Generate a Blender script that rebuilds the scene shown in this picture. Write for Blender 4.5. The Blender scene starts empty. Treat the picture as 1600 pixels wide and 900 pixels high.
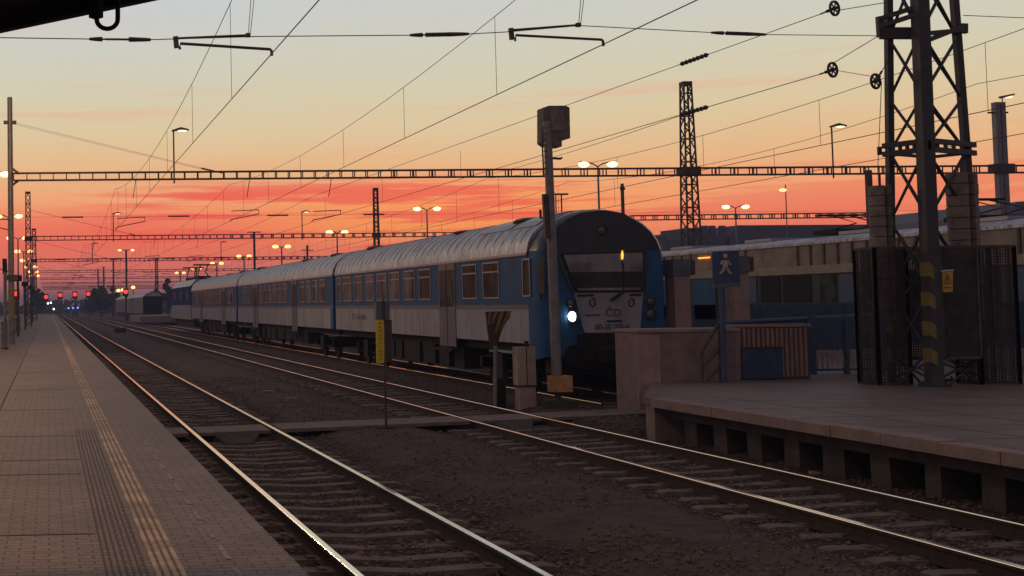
import bpy, math, random
from mathutils import Vector, Matrix
R = random.Random(7)
S = bpy.context.scene
COL = S.collection

# ------------------------------------------------------------------ camera
F = 2000.0                       # focal length in pixels of the 1600 px wide photograph
EYE = Vector((0, 0, 2.22))
yaw, pitch, roll = math.radians(2.5), math.atan(99 / F), 0.0122
fw = Vector((math.sin(yaw) * math.cos(pitch), math.cos(yaw) * math.cos(pitch), math.sin(pitch)))
r0 = Vector((math.cos(yaw), -math.sin(yaw), 0)); u0 = r0.cross(fw)
rt = r0 * math.cos(roll) - u0 * math.sin(roll)
up = u0 * math.cos(roll) + r0 * math.sin(roll)
CX = 75 - F * rt.y / fw.y
CY = 480 + F * up.y / fw.y
cam = bpy.data.cameras.new('camera'); co = bpy.data.objects.new('camera', cam); COL.objects.link(co)
m = Matrix((rt, up, -fw)).transposed().to_4x4(); m.translation = EYE; co.matrix_world = m
cam.sensor_width = 36; cam.lens = F / 1600 * 36
cam.shift_x = (800 - CX) / 1600; cam.shift_y = (CY - 450) / 1600
cam.clip_start = 0.1; cam.clip_end = 5000
S.camera = co

def ray(px, py):
    return fw + rt * ((px - CX) / F) + up * (-(py - CY) / F)
def at(px, py, Y):               # where the sight line of a photo pixel meets the upright plane y = Y
    d = ray(px, py); return EYE + d * (Y / d.y)
def atX(px, py, X):
    d = ray(px, py); return EYE + d * (X / d.x)

# ------------------------------------------------------------------ world: dusk sky
W = bpy.data.worlds.new('World'); S.world = W; W.use_nodes = True
nt = W.node_tree; N = nt.nodes; L = nt.links; N.clear()
def lin(c): return tuple(((v / 255 + 0.055) / 1.055) ** 2.4 if v > 10 else v / 255 / 12.92 for v in c) + (1,)
def nd(t, **k):
    n = N.new(t)
    for a, b in k.items(): setattr(n, a, b)
    return n
def mth(op, a, b=None, c=None, clamp=False):
    n = nd('ShaderNodeMath', operation=op, use_clamp=clamp)
    for i, v in enumerate((a, b, c)):
        if v is None: continue
        if isinstance(v, (int, float)): n.inputs[i].default_value = v
        else: L.new(v, n.inputs[i])
    return n.outputs[0]
def mixc(f, a, b):
    n = nd('ShaderNodeMix', data_type='RGBA')
    for i, v in ((0, f), (6, a), (7, b)):
        if isinstance(v, (int, float)): n.inputs[i].default_value = v
        elif isinstance(v, tuple): n.inputs[i].default_value = v
        else: L.new(v, n.inputs[i])
    return n.outputs[2]
def ramp(fac, stops):
    n = nd('ShaderNodeValToRGB'); e = n.color_ramp.elements
    while len(e) < len(stops): e.new(0.5)
    for el, (p, c) in zip(e, stops): el.position = p; el.color = c
    L.new(fac, n.inputs[0]); return n.outputs[0]
tc = nd('ShaderNodeTexCoord'); sp = nd('ShaderNodeSeparateXYZ'); L.new(tc.outputs['Generated'], sp.inputs[0])
dx, dy, dz = sp.outputs
def band(v, lo, hi):
    n = nd('ShaderNodeMapRange', interpolation_type='SMOOTHSTEP'); L.new(v, n.inputs[0])
    n.inputs[1].default_value = lo; n.inputs[2].default_value = hi; return n.outputs[0]
def noise(sc, vec, detail=4, rough=0.55):
    n = nd('ShaderNodeTexNoise'); n.inputs['Scale'].default_value = sc; n.inputs['Detail'].default_value = detail
    n.inputs['Roughness'].default_value = rough; L.new(vec, n.inputs['Vector']); return n.outputs['Fac']
def scaled(x, y, z, ox=0):
    n = nd('ShaderNodeMapping'); L.new(tc.outputs['Generated'], n.inputs[0])
    n.inputs['Scale'].default_value = (x, y, z); n.inputs['Location'].default_value = (ox, 0, 0); return n.outputs[0]
wob = noise(3.0, scaled(1, 1, 2), 2)
zz = mth('ADD', dz, mth('MULTIPLY', mth('SUBTRACT', wob, 0.5), 0.02))
base = ramp(zz, [(0.0, lin((152, 98, 106))), (0.018, lin((206, 114, 104))), (0.036, lin((234, 118, 98))), (0.056, lin((246, 136, 98))),
                 (0.078, lin((244, 162, 114))), (0.104, lin((231, 183, 134))), (0.135, lin((219, 197, 158))), (0.165, lin((209, 201, 174))),
                 (0.20, lin((202, 201, 188))), (0.235, lin((197, 200, 200))), (0.32, lin((162, 165, 172))), (0.5, lin((118, 114, 124))), (1.0, lin((106, 100, 112)))])
# red cloud streaks low over the horizon, denser left of the train's nose
n1 = noise(1.7, scaled(3.2, 3.2, 78), 6, 0.62); n2 = noise(1.2, scaled(2, 2, 46, 5.3), 4, 0.6)
streak = band(n1, 0.46, 0.58)
low = mth('MULTIPLY', band(dz, 0.022, 0.045), mth('SUBTRACT', 1.0, band(dz, 0.085, 0.104)))
azl = mth('MULTIPLY', band(dx, -0.02, 0.12), mth('SUBTRACT', 1.0, mth('MULTIPLY', band(dx, 0.36, 0.50), 0.6)))
f1 = mth('MULTIPLY', mth('MULTIPLY', streak, low), azl)
c1 = mixc(mth('MULTIPLY', f1, 0.85), base, lin((238, 86, 74)))
mid = mth('MULTIPLY', band(dz, 0.03, 0.05), mth('SUBTRACT', 1.0, band(dz, 0.060, 0.085)))
c1b = mixc(mth('MULTIPLY', mth('MULTIPLY', mid, 0.55), mth('SUBTRACT', 1.0, band(dx, 0.12, 0.30))), c1, lin((240, 98, 82)))
streak2 = mth('MULTIPLY', band(n2, 0.54, 0.66), mth('MULTIPLY', band(dz, 0.095, 0.11), mth('SUBTRACT', 1.0, band(dz, 0.15, 0.26))))
c2 = mixc(mth('MULTIPLY', streak2, 0.16), c1b, lin((243, 128, 104)))
# yellow-orange glow where the sun went down
gx = mth('DIVIDE', mth('SUBTRACT', dx, 0.30), 0.13); gz = mth('DIVIDE', mth('SUBTRACT', dz, 0.066), 0.024)
gl = mth('EXPONENT', mth('MULTIPLY', mth('ADD', mth('MULTIPLY', gx, gx), mth('MULTIPLY', gz, gz)), -1.0))
gl = mth('MULTIPLY', gl, mth('SUBTRACT', 1.0, mth('MULTIPLY', streak, 0.75)))
c3 = mixc(mth('MULTIPLY', gl, 0.8), c2, lin((255, 158, 78)))
front = band(dy, -0.35, 0.75)
c4 = mixc(front, lin((124, 108, 112)), c3)
below = band(dz, -0.02, 0.0)
c5 = mixc(below, lin((40, 34, 34)), c4)
bg = nd('ShaderNodeBackground'); L.new(c5, bg.inputs[0]); bg.inputs[1].default_value = 1.10
wo = nd('ShaderNodeOutputWorld'); L.new(bg.outputs[0], wo.inputs[0])
S.view_settings.view_transform = 'Standard'; S.view_settings.look = 'None'
S.view_settings.exposure = 0.0; S.view_settings.gamma = 1
S.render.engine = 'CYCLES'; S.cycles.use_denoising = True
S.cycles.max_bounces = 5; S.cycles.transparent_max_bounces = 24; S.cycles.volume_bounces = 0

# ------------------------------------------------------------------ materials
MATS = {}
def mat(name, col, rough=0.7, metal=0.0, var=0.25, scale=6.0, bump=0.0, bscale=40.0, emit=None, es=0, stretch=(1, 1, 1), spec=0.5, var2=None):
    if name in MATS: return MATS[name]
    M = bpy.data.materials.new(name); M.use_nodes = True; t = M.node_tree; b = t.nodes['Principled BSDF']
    b.inputs['Roughness'].default_value = rough; b.inputs['Metallic'].default_value = metal
    b.inputs['Specular IOR Level'].default_value = spec
    if emit:
        b.inputs['Base Color'].default_value = (0, 0, 0, 1)
        b.inputs['Emission Color'].default_value = (*emit, 1); b.inputs['Emission Strength'].default_value = es
        MATS[name] = M; return M
    g = t.nodes.new('ShaderNodeNewGeometry'); mp = t.nodes.new('ShaderNodeMapping'); mp.inputs['Scale'].default_value = stretch
    t.links.new(g.outputs['Position'], mp.inputs[0])
    n = t.nodes.new('ShaderNodeTexNoise'); n.inputs['Scale'].default_value = scale; n.inputs['Detail'].default_value = 6; n.inputs['Roughness'].default_value = 0.65
    t.links.new(mp.outputs[0], n.inputs['Vector'])
    r = t.nodes.new('ShaderNodeValToRGB'); n.inputs['Roughness'].default_value = .78 if name in ('ballast',) else .65
    r.color_ramp.elements[0].position = 0.36; r.color_ramp.elements[1].position = 0.64
    lo = tuple(c * (1 - var) for c in col); hi = tuple(min(1, c * (1 + var)) for c in col)
    if var2: lo = var2
    r.color_ramp.elements[0].color = (*lo, 1); r.color_ramp.elements[1].color = (*hi, 1)
    t.links.new(n.outputs['Fac'], r.inputs[0]); t.links.new(r.outputs[0], b.inputs['Base Color'])
    if bump:
        n2 = t.nodes.new('ShaderNodeTexNoise'); n2.inputs['Scale'].default_value = bscale; n2.inputs['Detail'].default_value = 4
        t.links.new(mp.outputs[0], n2.inputs['Vector'])
        bp = t.nodes.new('ShaderNodeBump'); bp.inputs['Strength'].default_value = bump; bp.inputs['Distance'].default_value = 0.05 if name == 'ballast' else 0.02
        t.links.new(n2.outputs['Fac'], bp.inputs['Height']); t.links.new(bp.outputs[0], b.inputs['Normal'])
    MATS[name] = M; return M
STEEL = mat('dark_steel', (0.075, 0.066, 0.06), 0.6, 0.3, 0.35, 5)
MASTP = mat('mast_paint', (0.036, 0.040, 0.046), 0.6, 0.0, 0.3, 4, 0.15)
GALV = mat('galvanised', (0.20, 0.20, 0.21), 0.5, 0.4, 0.2, 6)
RAILTOP = mat('polished_rail', (0.92, 0.88, 0.84), 0.14, 1.0, 0.06, 3, stretch=(1, .1, 1))
RUST = mat('rusty_rail', (0.035, 0.024, 0.018), 0.9, 0.0, 0.35, 10, 0.3)
SLEEP = mat('sleeper_concrete', (0.12, 0.10, 0.09), 0.9, 0, 0.35, 5, 0.5, 60)
BALL = mat('ballast', (0.062, 0.042, 0.037), 0.95, 0, 0.4, 1.6, 1.0, 38, var2=(0.040, 0.026, 0.022))
STONE = mat('stone', (0.125, 0.095, 0.085), 0.95, 0, 0.4, 14, 0.3, var2=(.035, .024, .02))
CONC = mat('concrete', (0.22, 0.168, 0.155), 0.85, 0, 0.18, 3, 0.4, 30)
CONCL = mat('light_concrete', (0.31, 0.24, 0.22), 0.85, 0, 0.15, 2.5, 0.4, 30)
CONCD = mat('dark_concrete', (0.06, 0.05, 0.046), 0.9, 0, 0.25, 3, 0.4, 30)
WHITE = mat('coach_white', (0.30, 0.32, 0.36), 0.6, 0, 0.2, 1.1, 0.05, 3, stretch=(1, 2.5, .5), spec=.2)
BLUE = mat('coach_blue', (0.028, 0.10, 0.225), 0.6, 0, 0.14, 1.6, 0.05, 3, spec=.15)
DBLUE = mat('dark_blue', (0.035, 0.07, 0.15), 0.5, 0, 0.2, 3)
GREYB = mat('stripe_grey', (0.10, 0.12, 0.15), 0.5, 0, 0.15, 3)
BLACK = mat('black_mask', (0.028, 0.036, 0.052), 0.3, 0, 0.2, 3)
UNDER = mat('underframe', (0.013, 0.012, 0.011), 0.9, 0, 0.4, 6)
RUBBER = mat('rubber', (0.02, 0.02, 0.02), 0.8)
GLASS = mat('window_glass', (0.045, 0.056, 0.044), 0.3, 0.0, 0.7, 1.4, spec=.025)
FRAMEM = mat('window_frame', (0.28, 0.32, 0.37), 0.4, 0.5, 0.1, 4)
BEIGE = mat('beige_paint', (0.30, 0.255, 0.20), 0.7, 0, 0.15, 3, 0.2)
YELLOW = mat('yellow_paint', (0.62, 0.50, 0.03), 0.55, 0, 0.12, 8)
YSTRIPE = mat('yellow_stripe', (0.19, 0.155, 0.04), 0.6, 0, 0.2, 8)
ORANGEB = mat('orange_box', (0.42, 0.25, 0.10), 0.7, 0, 0.2, 6)
BOARD = mat('timber_board', (0.28, 0.205, 0.185), 0.85, 0, 0.3, 3, 0.4, 30, stretch=(6, 6, .6))
LEAF = mat('foliage', (0.045, 0.058, 0.035), 0.8, 0, 0.5, 2)
BARK = mat('bark', (0.05, 0.04, 0.035), 0.9, 0, 0.3, 5, 0.4)
BUILD = mat('dark_render', (0.10, 0.11, 0.135), 0.9, 0, 0.15, 0.4)
WHITEP = mat('white_paint', (0.7, 0.7, 0.68), 0.6, 0, 0.1, 5)
INK = mat('dark_print', (0.075, 0.075, 0.09), 0.6)
LAMP = mat('sodium_lamp', (1, 1, 1), emit=(1.0, 0.44, 0.12), es=4)
LAMPC = mat('sodium_lamp_core', (1, 1, 1), emit=(1.0, 0.52, 0.19), es=6)
DIML = mat('dim_lamp', (1, 1, 1), emit=(1.0, 0.78, 0.45), es=1.9)
HEADL = mat('head_lamp', (1, 1, 1), emit=(1.0, 1.0, 0.98), es=14)
REDL = mat('red_lamp', (1, 1, 1), emit=(1.0, 0.03, 0.02), es=3)
BLUEL = mat('blue_lamp', (1, 1, 1), emit=(0.12, 0.2, 1.0), es=4)
WHITEL = mat('white_lamp', (1, 1, 1), emit=(0.8, 0.85, 1.0), es=5)
ORANGEREFL = mat('orange_reflection', (1, 1, 1), emit=(1.0, 0.30, 0.04), es=3)  # emissive colour for painted orange reflections, not a lamp
LENS = mat('lamp_lens', (0.12, 0.12, 0.12), 0.12, 0.3, 0.2, 8)

_t = BALL.node_tree; _b = _t.nodes['Principled BSDF']; _src = _b.inputs['Base Color'].links[0].from_socket
_g = _t.nodes.new('ShaderNodeNewGeometry'); _sx = _t.nodes.new('ShaderNodeSeparateXYZ'); _t.links.new(_g.outputs['Position'], _sx.inputs[0])
def _m(op, a, b):
    n = _t.nodes.new('ShaderNodeMath'); n.operation = op
    for i, v in enumerate((a, b)):
        if isinstance(v, (int, float)): n.inputs[i].default_value = v
        else: _t.links.new(v, n.inputs[i])
    return n.outputs[0]
_nz = _t.nodes.new('ShaderNodeTexNoise'); _nz.inputs['Scale'].default_value = 1.1; _nz.inputs['Detail'].default_value = 6
_x = _m('ADD', _sx.outputs[0], _m('MULTIPLY', _m('SUBTRACT', _nz.outputs['Fac'], .5), 1.2))
_t.links.new(_g.outputs['Position'], _nz.inputs['Vector'])
_d = None
for _c in (3.275, 8.7, 12.7, 17.4):
    _e = _m('ABSOLUTE', _m('SUBTRACT', _x, _c), 0); _d = _e if _d is None else _m('MINIMUM', _d, _e)
_r = _t.nodes.new('ShaderNodeMapRange'); _t.links.new(_d, _r.inputs[0])
for _i, _v in ((1, 1.15), (2, 1.85), (3, .42), (4, 1.15)): _r.inputs[_i].default_value = _v
_mx = _t.nodes.new('ShaderNodeVectorMath'); _mx.operation = 'SCALE'; _t.links.new(_src, _mx.inputs[0]); _t.links.new(_r.outputs[0], _mx.inputs['Scale'])
_t.links.new(_mx.outputs[0], _b.inputs['Base Color'])

def roof_mat():
    M = bpy.data.materials.new('train_roof'); M.use_nodes = True; t = M.node_tree; b = t.nodes['Principled BSDF']
    b.inputs['Metallic'].default_value = 0.3; b.inputs['Roughness'].default_value = 0.45
    g = t.nodes.new('ShaderNodeNewGeometry'); mp = t.nodes.new('ShaderNodeMapping'); mp.inputs['Scale'].default_value = (1.0, 6.0, 1.0)
    t.links.new(g.outputs['Position'], mp.inputs[0])
    n = t.nodes.new('ShaderNodeTexNoise'); n.inputs['Scale'].default_value = 1.6; n.inputs['Detail'].default_value = 7; n.inputs['Roughness'].default_value = .7
    t.links.new(mp.outputs[0], n.inputs['Vector'])
    r = t.nodes.new('ShaderNodeValToRGB'); r.color_ramp.elements[0].position = .34; r.color_ramp.elements[1].position = .66
    r.color_ramp.elements[0].color = (.13, .15, .185, 1); r.color_ramp.elements[1].color = (.60, .65, .74, 1)
    t.links.new(n.outputs['Fac'], r.inputs[0]); t.links.new(r.outputs[0], b.inputs['Base Color'])
    w = t.nodes.new('ShaderNodeTexWave'); w.bands_direction = 'Y'; w.inputs['Scale'].default_value = 0.9; w.inputs['Distortion'].default_value = .3
    t.links.new(g.outputs['Position'], w.inputs['Vector'])
    bp = t.nodes.new('ShaderNodeBump'); bp.inputs['Strength'].default_value = .35; bp.inputs['Distance'].default_value = .02
    t.links.new(w.outputs['Fac'], bp.inputs['Height']); t.links.new(bp.outputs[0], b.inputs['Normal'])
    return M
ROOF = roof_mat()

def paving(name, c1, c2, mort, w, h, bumpd=0.004, big=0.25, tint=None):
    M = bpy.data.materials.new(name); M.use_nodes = True; t = M.node_tree; b = t.nodes['Principled BSDF']
    b.inputs['Roughness'].default_value = 0.62
    g = t.nodes.new('ShaderNodeNewGeometry')
    br = t.nodes.new('ShaderNodeTexBrick'); br.inputs['Scale'].default_value = 1.0
    br.inputs['Brick Width'].default_value = w; br.inputs['Row Height'].default_value = h; br.inputs['Mortar Size'].default_value = 0.008
    br.inputs['Mortar Smooth'].default_value = .4
    br.inputs['Color1'].default_value = (*c1, 1); br.inputs['Color2'].default_value = (*c2, 1); br.inputs['Mortar'].default_value = (*mort, 1)
    nz = t.nodes.new('ShaderNodeTexNoise'); nz.inputs['Scale'].default_value = 7; nz.inputs['Detail'].default_value = 2
    t.links.new(g.outputs['Position'], nz.inputs['Vector'])
    va = t.nodes.new('ShaderNodeVectorMath'); va.operation = 'MULTIPLY_ADD'
    t.links.new(nz.outputs['Color'], va.inputs[0]); va.inputs[1].default_value = (0.02, 0.02, 0); t.links.new(g.outputs['Position'], va.inputs[2])
    t.links.new(va.outputs[0], br.inputs['Vector'])
    n = t.nodes.new('ShaderNodeTexNoise'); n.inputs['Scale'].default_value = 0.55; n.inputs['Detail'].default_value = 8; n.inputs['Roughness'].default_value = .65
    t.links.new(g.outputs['Position'], n.inputs['Vector'])
    r = t.nodes.new('ShaderNodeValToRGB'); r.color_ramp.elements[0].position = .3; r.color_ramp.elements[1].position = .7
    r.color_ramp.elements[0].color = (1 - big, 1 - big, 1 - big, 1); r.color_ramp.elements[1].color = (1 + big * .7,) * 3 + (1,)
    t.links.new(n.outputs['Fac'], r.inputs[0])
    mx = t.nodes.new('ShaderNodeMix'); mx.data_type = 'RGBA'; mx.blend_type = 'MULTIPLY'; mx.inputs[0].default_value = 1
    t.links.new(br.outputs['Color'], mx.inputs[6]); t.links.new(r.outputs[0], mx.inputs[7])
    n3 = t.nodes.new('ShaderNodeTexNoise'); n3.inputs['Scale'].default_value = 22; n3.inputs['Detail'].default_value = 6; n3.inputs['Roughness'].default_value = .8
    t.links.new(g.outputs['Position'], n3.inputs['Vector'])
    r3 = t.nodes.new('ShaderNodeValToRGB'); r3.color_ramp.elements[0].position = .38; r3.color_ramp.elements[1].position = .62
    r3.color_ramp.elements[0].color = (.62, .60, .60, 1); r3.color_ramp.elements[1].color = (1.3, 1.3, 1.3, 1)
    t.links.new(n3.outputs['Fac'], r3.inputs[0])
    mx3 = t.nodes.new('ShaderNodeMix'); mx3.data_type = 'RGBA'; mx3.blend_type = 'MULTIPLY'; mx3.inputs[0].default_value = 1
    t.links.new(mx.outputs[2], mx3.inputs[6]); t.links.new(r3.outputs[0], mx3.inputs[7])
    t.links.new(mx3.outputs[2], b.inputs['Base Color'])
    bp = t.nodes.new('ShaderNodeBump'); bp.inputs['Strength'].default_value = .7; bp.inputs['Distance'].default_value = bumpd
    bp.invert = True
    t.links.new(br.outputs['Fac'], bp.inputs['Height']); t.links.new(bp.outputs[0], b.inputs['Normal'])
    return M
PAVE = paving('paving_blocks', (.225, .156, .134), (.165, .118, .105), (.045, .034, .03), .20, .10, .006, .32)
PAVER = paving('red_paving', (.15, .09, .072), (.12, .075, .062), (.05, .035, .03), .20, .10)
PAVE2 = paving('grey_pavers', (.165, .122, .112), (.135, .104, .098), (.07, .052, .048), .5, .5, .006, .4)

# ------------------------------------------------------------------ mesh helpers
ORG = {}
class MB:
    def __init__(s): s.v = []; s.f = []
    def add(s, vs, fs):
        n = len(s.v); s.v += [Vector(v) for v in vs]; s.f += [[n + i for i in f] for f in fs]; return s
    def box(s, x0, x1, y0, y1, z0, z1):
        return s.add([(x0, y0, z0), (x1, y0, z0), (x1, y1, z0), (x0, y1, z0), (x0, y0, z1), (x1, y0, z1), (x1, y1, z1), (x0, y1, z1)],
                     [(0, 3, 2, 1), (4, 5, 6, 7), (0, 1, 5, 4), (1, 2, 6, 5), (2, 3, 7, 6), (3, 0, 4, 7)])
    def bar(s, a, b, w, h=None, ref=(0, 0, 1)):
        h = h or w; a = Vector(a); b = Vector(b); d = (b - a).normalized(); ref = Vector(ref)
        if abs(d.dot(ref)) > .97: ref = Vector((0, 1, 0)) if abs(d.y) < .9 else Vector((1, 0, 0))
        p = d.cross(ref).normalized() * (w / 2); q = p.normalized().cross(d).normalized() * (h / 2)
        vs = [a - p - q, a + p - q, a + p + q, a - p + q, b - p - q, b + p - q, b + p + q, b - p + q]
        return s.add(vs, [(0, 3, 2, 1), (4, 5, 6, 7), (0, 1, 5, 4), (1, 2, 6, 5), (2, 3, 7, 6), (3, 0, 4, 7)])
    def tube(s, pts, r, n=8, r2=None):
        pts = [Vector(p) for p in pts]; k = len(pts); rs = [r + ((r2 if r2 is not None else r) - r) * i / (k - 1) for i in range(k)]
        base = len(s.v); pn = None
        for i, p in enumerate(pts):
            d = (pts[min(i + 1, k - 1)] - pts[max(i - 1, 0)]).normalized()
            if pn is None: pn = d.orthogonal().normalized()
            else: pn = (pn - d * pn.dot(d)).normalized()
            q = d.cross(pn)
            for j in range(n):
                a = 2 * math.pi * j / n; s.v.append(p + (pn * math.cos(a) + q * math.sin(a)) * rs[i])
        for i in range(k - 1):
            for j in range(n):
                a = base + i * n + j; b = base + i * n + (j + 1) % n; s.f.append([a, b, b + n, a + n])
        s.f.append([base + j for j in range(n)][::-1]); s.f.append([base + (k - 1) * n + j for j in range(n)])
        return s
    def cyl(s, c, r, z0, z1, n=12, r2=None): return s.tube([(c[0], c[1], z0), (c[0], c[1], z1)], r, n, r2)
    def prism(s, pts, ext):      # planar outline + extrusion vector
        pts = [Vector(p) for p in pts]; e = Vector(ext); n = len(pts)
        return s.add(pts + [p + e for p in pts], [list(range(n))[::-1], [n + i for i in range(n)]] + [[i, (i + 1) % n, n + (i + 1) % n, n + i] for i in range(n)])
    def loft(s, secs, caps=True):
        n = len(secs[0]); base = len(s.v)
        for q in secs: s.v += [Vector(p) for p in q]
        for i in range(len(secs) - 1):
            for j in range(n):
                a = base + i * n + j; b = base + i * n + (j + 1) % n; s.f.append([a, b, b + n, a + n])
        if caps: s.f.append([base + j for j in range(n)][::-1]); s.f.append([base + (len(secs) - 1) * n + j for j in range(n)])
        return s
    def ball(s, c, rx, ry, rz, n=10, m=6):
        c = Vector(c); vs = [c + Vector((0, 0, rz))]
        for i in range(1, m):
            t = math.pi * i / m
            for j in range(n):
                a = 2 * math.pi * j / n; vs.append(c + Vector((rx * math.sin(t) * math.cos(a), ry * math.sin(t) * math.sin(a), rz * math.cos(t))))
        vs.append(c - Vector((0, 0, rz))); fs = [[0, 1 + j, 1 + (j + 1) % n] for j in range(n)]
        for i in range(m - 2):
            for j in range(n):
                a = 1 + i * n + j; b = 1 + i * n + (j + 1) % n; fs.append([a, a + n, b + n, b])
        e = len(vs) - 1; o = 1 + (m - 2) * n; fs += [[e, o + (j + 1) % n, o + j] for j in range(n)]
        return s.add(vs, fs)
    def build(s, name, mt, parent=None, smooth=False):
        me = bpy.data.meshes.new(name); o0 = ORG.get(parent, Vector((0, 0, 0))) if parent else Vector((0, 0, 0))
        me.from_pydata([tuple(v - o0) for v in s.v], [], s.f); me.materials.append(mt)
        if smooth: me.polygons.foreach_set('use_smooth', [True] * len(me.polygons))
        me.update(); o = bpy.data.objects.new(name, me); COL.objects.link(o)
        if parent: o.parent = parent; ORG[o] = o0
        import bmesh
        bm = bmesh.new(); bm.from_mesh(me); bmesh.ops.recalc_face_normals(bm, faces=bm.faces); bm.to_mesh(me); bm.free()
        if smooth:
            try: me.set_sharp_from_angle(angle=math.radians(40))
            except Exception: pass
        return o
def tag(o, label=None, cat=None, group=None, kind=None):
    if label: o['label'] = label
    if cat: o['category'] = cat
    if group: o['group'] = group
    if kind: o['kind'] = kind
    return o
def thing(name, label, cat, loc=(0, 0, 0), group=None):
    o = bpy.data.objects.new(name, None); o.empty_display_size = .2; o.location = loc; COL.objects.link(o); ORG[o] = Vector(loc)
    return tag(o, label, cat, group)
KIDS = {}
def copy_tree(root, loc, label=None, group=None):
    def rec(o, par):
        c = o.copy(); COL.objects.link(c)
        if par: c.parent = par
        for ch in list(o.children): rec(ch, c)
        return c
    r = rec(root, None); r.location = loc
    if label: r['label'] = label
    if group: r['group'] = group
    return r
def struct(name, mb, mt): return tag(mb.build(name, mt), kind='structure')
def text(s, name, size, mt, parent, p, rot=(math.pi / 2, 0, 0), depth=0.006, align='CENTER'):
    cu = bpy.data.curves.new(name, 'FONT'); cu.body = s; cu.size = size; cu.extrude = depth; cu.align_x = align; cu.align_y = 'CENTER'
    tmp = bpy.data.objects.new(name, cu); COL.objects.link(tmp)
    dg = bpy.context.evaluated_depsgraph_get(); me = bpy.data.meshes.new_from_object(tmp.evaluated_get(dg))
    COL.objects.unlink(tmp); bpy.data.objects.remove(tmp)
    me.name = name; me.materials.clear(); me.materials.append(mt)
    o = bpy.data.objects.new(name, me); COL.objects.link(o); o.parent = parent
    o.location = Vector(p) - ORG.get(parent, Vector()); o.rotation_euler = rot
    return o

# ------------------------------------------------------------------ ground
from mathutils import noise as mn
def gz_(x, y):
    z = -0.185
    if 4.6 < x < 7.3: t = min(1, (x - 4.6) / .7, (7.3 - x) / .7); z += 0.13 * t
    if 9.75 < x < 11.7 and y > 21.6: t = min(1, (x - 9.75) / .4, (11.7 - x) / .3, (y - 21.6) / .4); z += 0.15 * t
    if y < 60: z += 0.028 * mn.noise(Vector((x * 1.7, y * 1.7, 0))) + 0.022 * mn.noise(Vector((x * 6, y * 6, 3)))
    return z
def axis(a, segs):
    out = [a]
    for b, st in segs:
        n = max(1, round((b - out[-1]) / st)); a0 = out[-1]
        out += [a0 + (b - a0) * (i + 1) / n for i in range(n)]
    return out
xs = axis(-900, [(-10, 120), (1.5, 1.5), (12, .12), (30, 1.0), (100, 10), (900, 120)])
ys = axis(-60, [(4, 8), (30, .12), (60, .5), (200, 8), (1600, 200)])
g = MB(); g.v = [Vector((x, y, gz_(x, y))) for y in ys for x in xs]; nx = len(xs)
g.f = [[j * nx + i, j * nx + i + 1, (j + 1) * nx + i + 1, (j + 1) * nx + i] for j in range(len(ys) - 1) for i in range(nx - 1)]
struct('ground', g, BALL)

def stone(mb, p, s):
    rs = [s * R.uniform(.6, 1.2) for _ in range(6)]
    c, q = math.cos(R.uniform(0, 3)), math.sin(R.uniform(0, 3)); p = Vector(p)
    vs = [p + Vector((c, q, .1)) * rs[0], p + Vector((-q, c, -.1)) * rs[1], p - Vector((c, q, .2)) * rs[2], p - Vector((-q, c, 0)) * rs[3], p + Vector((.1, 0, .8)) * rs[4], p - Vector((0, 0, .7)) * rs[5]]
    mb.add(vs, [(0, 1, 4), (1, 2, 4), (2, 3, 4), (3, 0, 4), (1, 0, 5), (2, 1, 5), (3, 2, 5), (0, 3, 5)])
st = MB()
for _ in range(60000):
    y = 7 + 33 * R.random() ** 1.6; x = R.uniform(1.7, 11.5) if R.random() < .85 else R.uniform(11.5, 14)
    if min(abs(x - c) for c in (2.52, 4.03, 7.95, 9.46)) < .09: continue
    ms = mn.noise(Vector((x * .8, y * .5, 9)))
    if 4.9 < x < 7.2 and R.random() > .35 + ms: continue
    stone(st, (x, y, gz_(x, y) + .008), R.uniform(.012, .030) if R.random() < .93 else R.uniform(.03, .05))
tag(st.build('ballast_stones', STONE), 'loose dark brown track ballast stones scattered between and beside the rails', 'gravel', kind='stuff')

# ------------------------------------------------------------------ tracks
def track(label, c, y0, y1, sl_y0, nsl=100, skip=()):
    t = thing('railway_track', label, 'railway track', (c, y0, 0), 'railway tracks of the station')
    for s in (-1, 1):
        x = c + s * .7525
        r = MB().box(x - .012, x + .012, y0, y1, -.15, -.03).box(x - .07, x + .07, y0, y1, -.17, -.15).box(x - .035, x + .035, y0, y1, -.035, -.006).build('rail', RUST, t)
        n = int((y1 - y0) / 4)
        hd = MB()
        ring = lambda y: [(x - .035, y, -.008), (x - .033, y, .0), (x - .027, y, .004), (x + .027, y, .004), (x + .033, y, .0), (x + .035, y, -.008)]
        hd.loft([ring(y0), ring(y1)]); hd.build('rail_head', RAILTOP, r)
    sp0 = None
    for k in range(nsl):
        y = sl_y0 + k * .6
        if sp0 is None:
            sm = MB(); secs = []
            for xx, zt, w in ((-1.28, -.155, .12), (-1.2, -.135, .13), (-.5, -.14, .13), (0, -.165, .12), (.5, -.14, .13), (1.2, -.135, .13), (1.28, -.155, .12)):
                secs.append([(c + xx, y - w, -.3), (c + xx, y + w, -.3), (c + xx, y + w * .8, zt), (c + xx, y - w * .8, zt)])
            sm.loft(secs)
            for s in (-1, 1):
                for e in (-.1, .1): sm.box(c + s * .7525 + e - .035, c + s * .7525 + e + .035, y - .06, y + .06, -.15, -.12)
            sp0 = sm.build('sleeper', SLEEP, t); yy0 = y
        else:
            d = sp0.copy(); COL.objects.link(d); d.parent = t; d.location = (R.uniform(-.04, .04), y - yy0, R.uniform(-.02, .008)); d.rotation_euler = (0, 0, R.uniform(-.02, .02))
    return t
track('near railway track with bright shining rails beside the left platform', 3.275, 3, 520, 6.0, 100)
track('second railway track running along the front edge of the right platform', 8.70, 3, 520, 9.0, 100)
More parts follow.
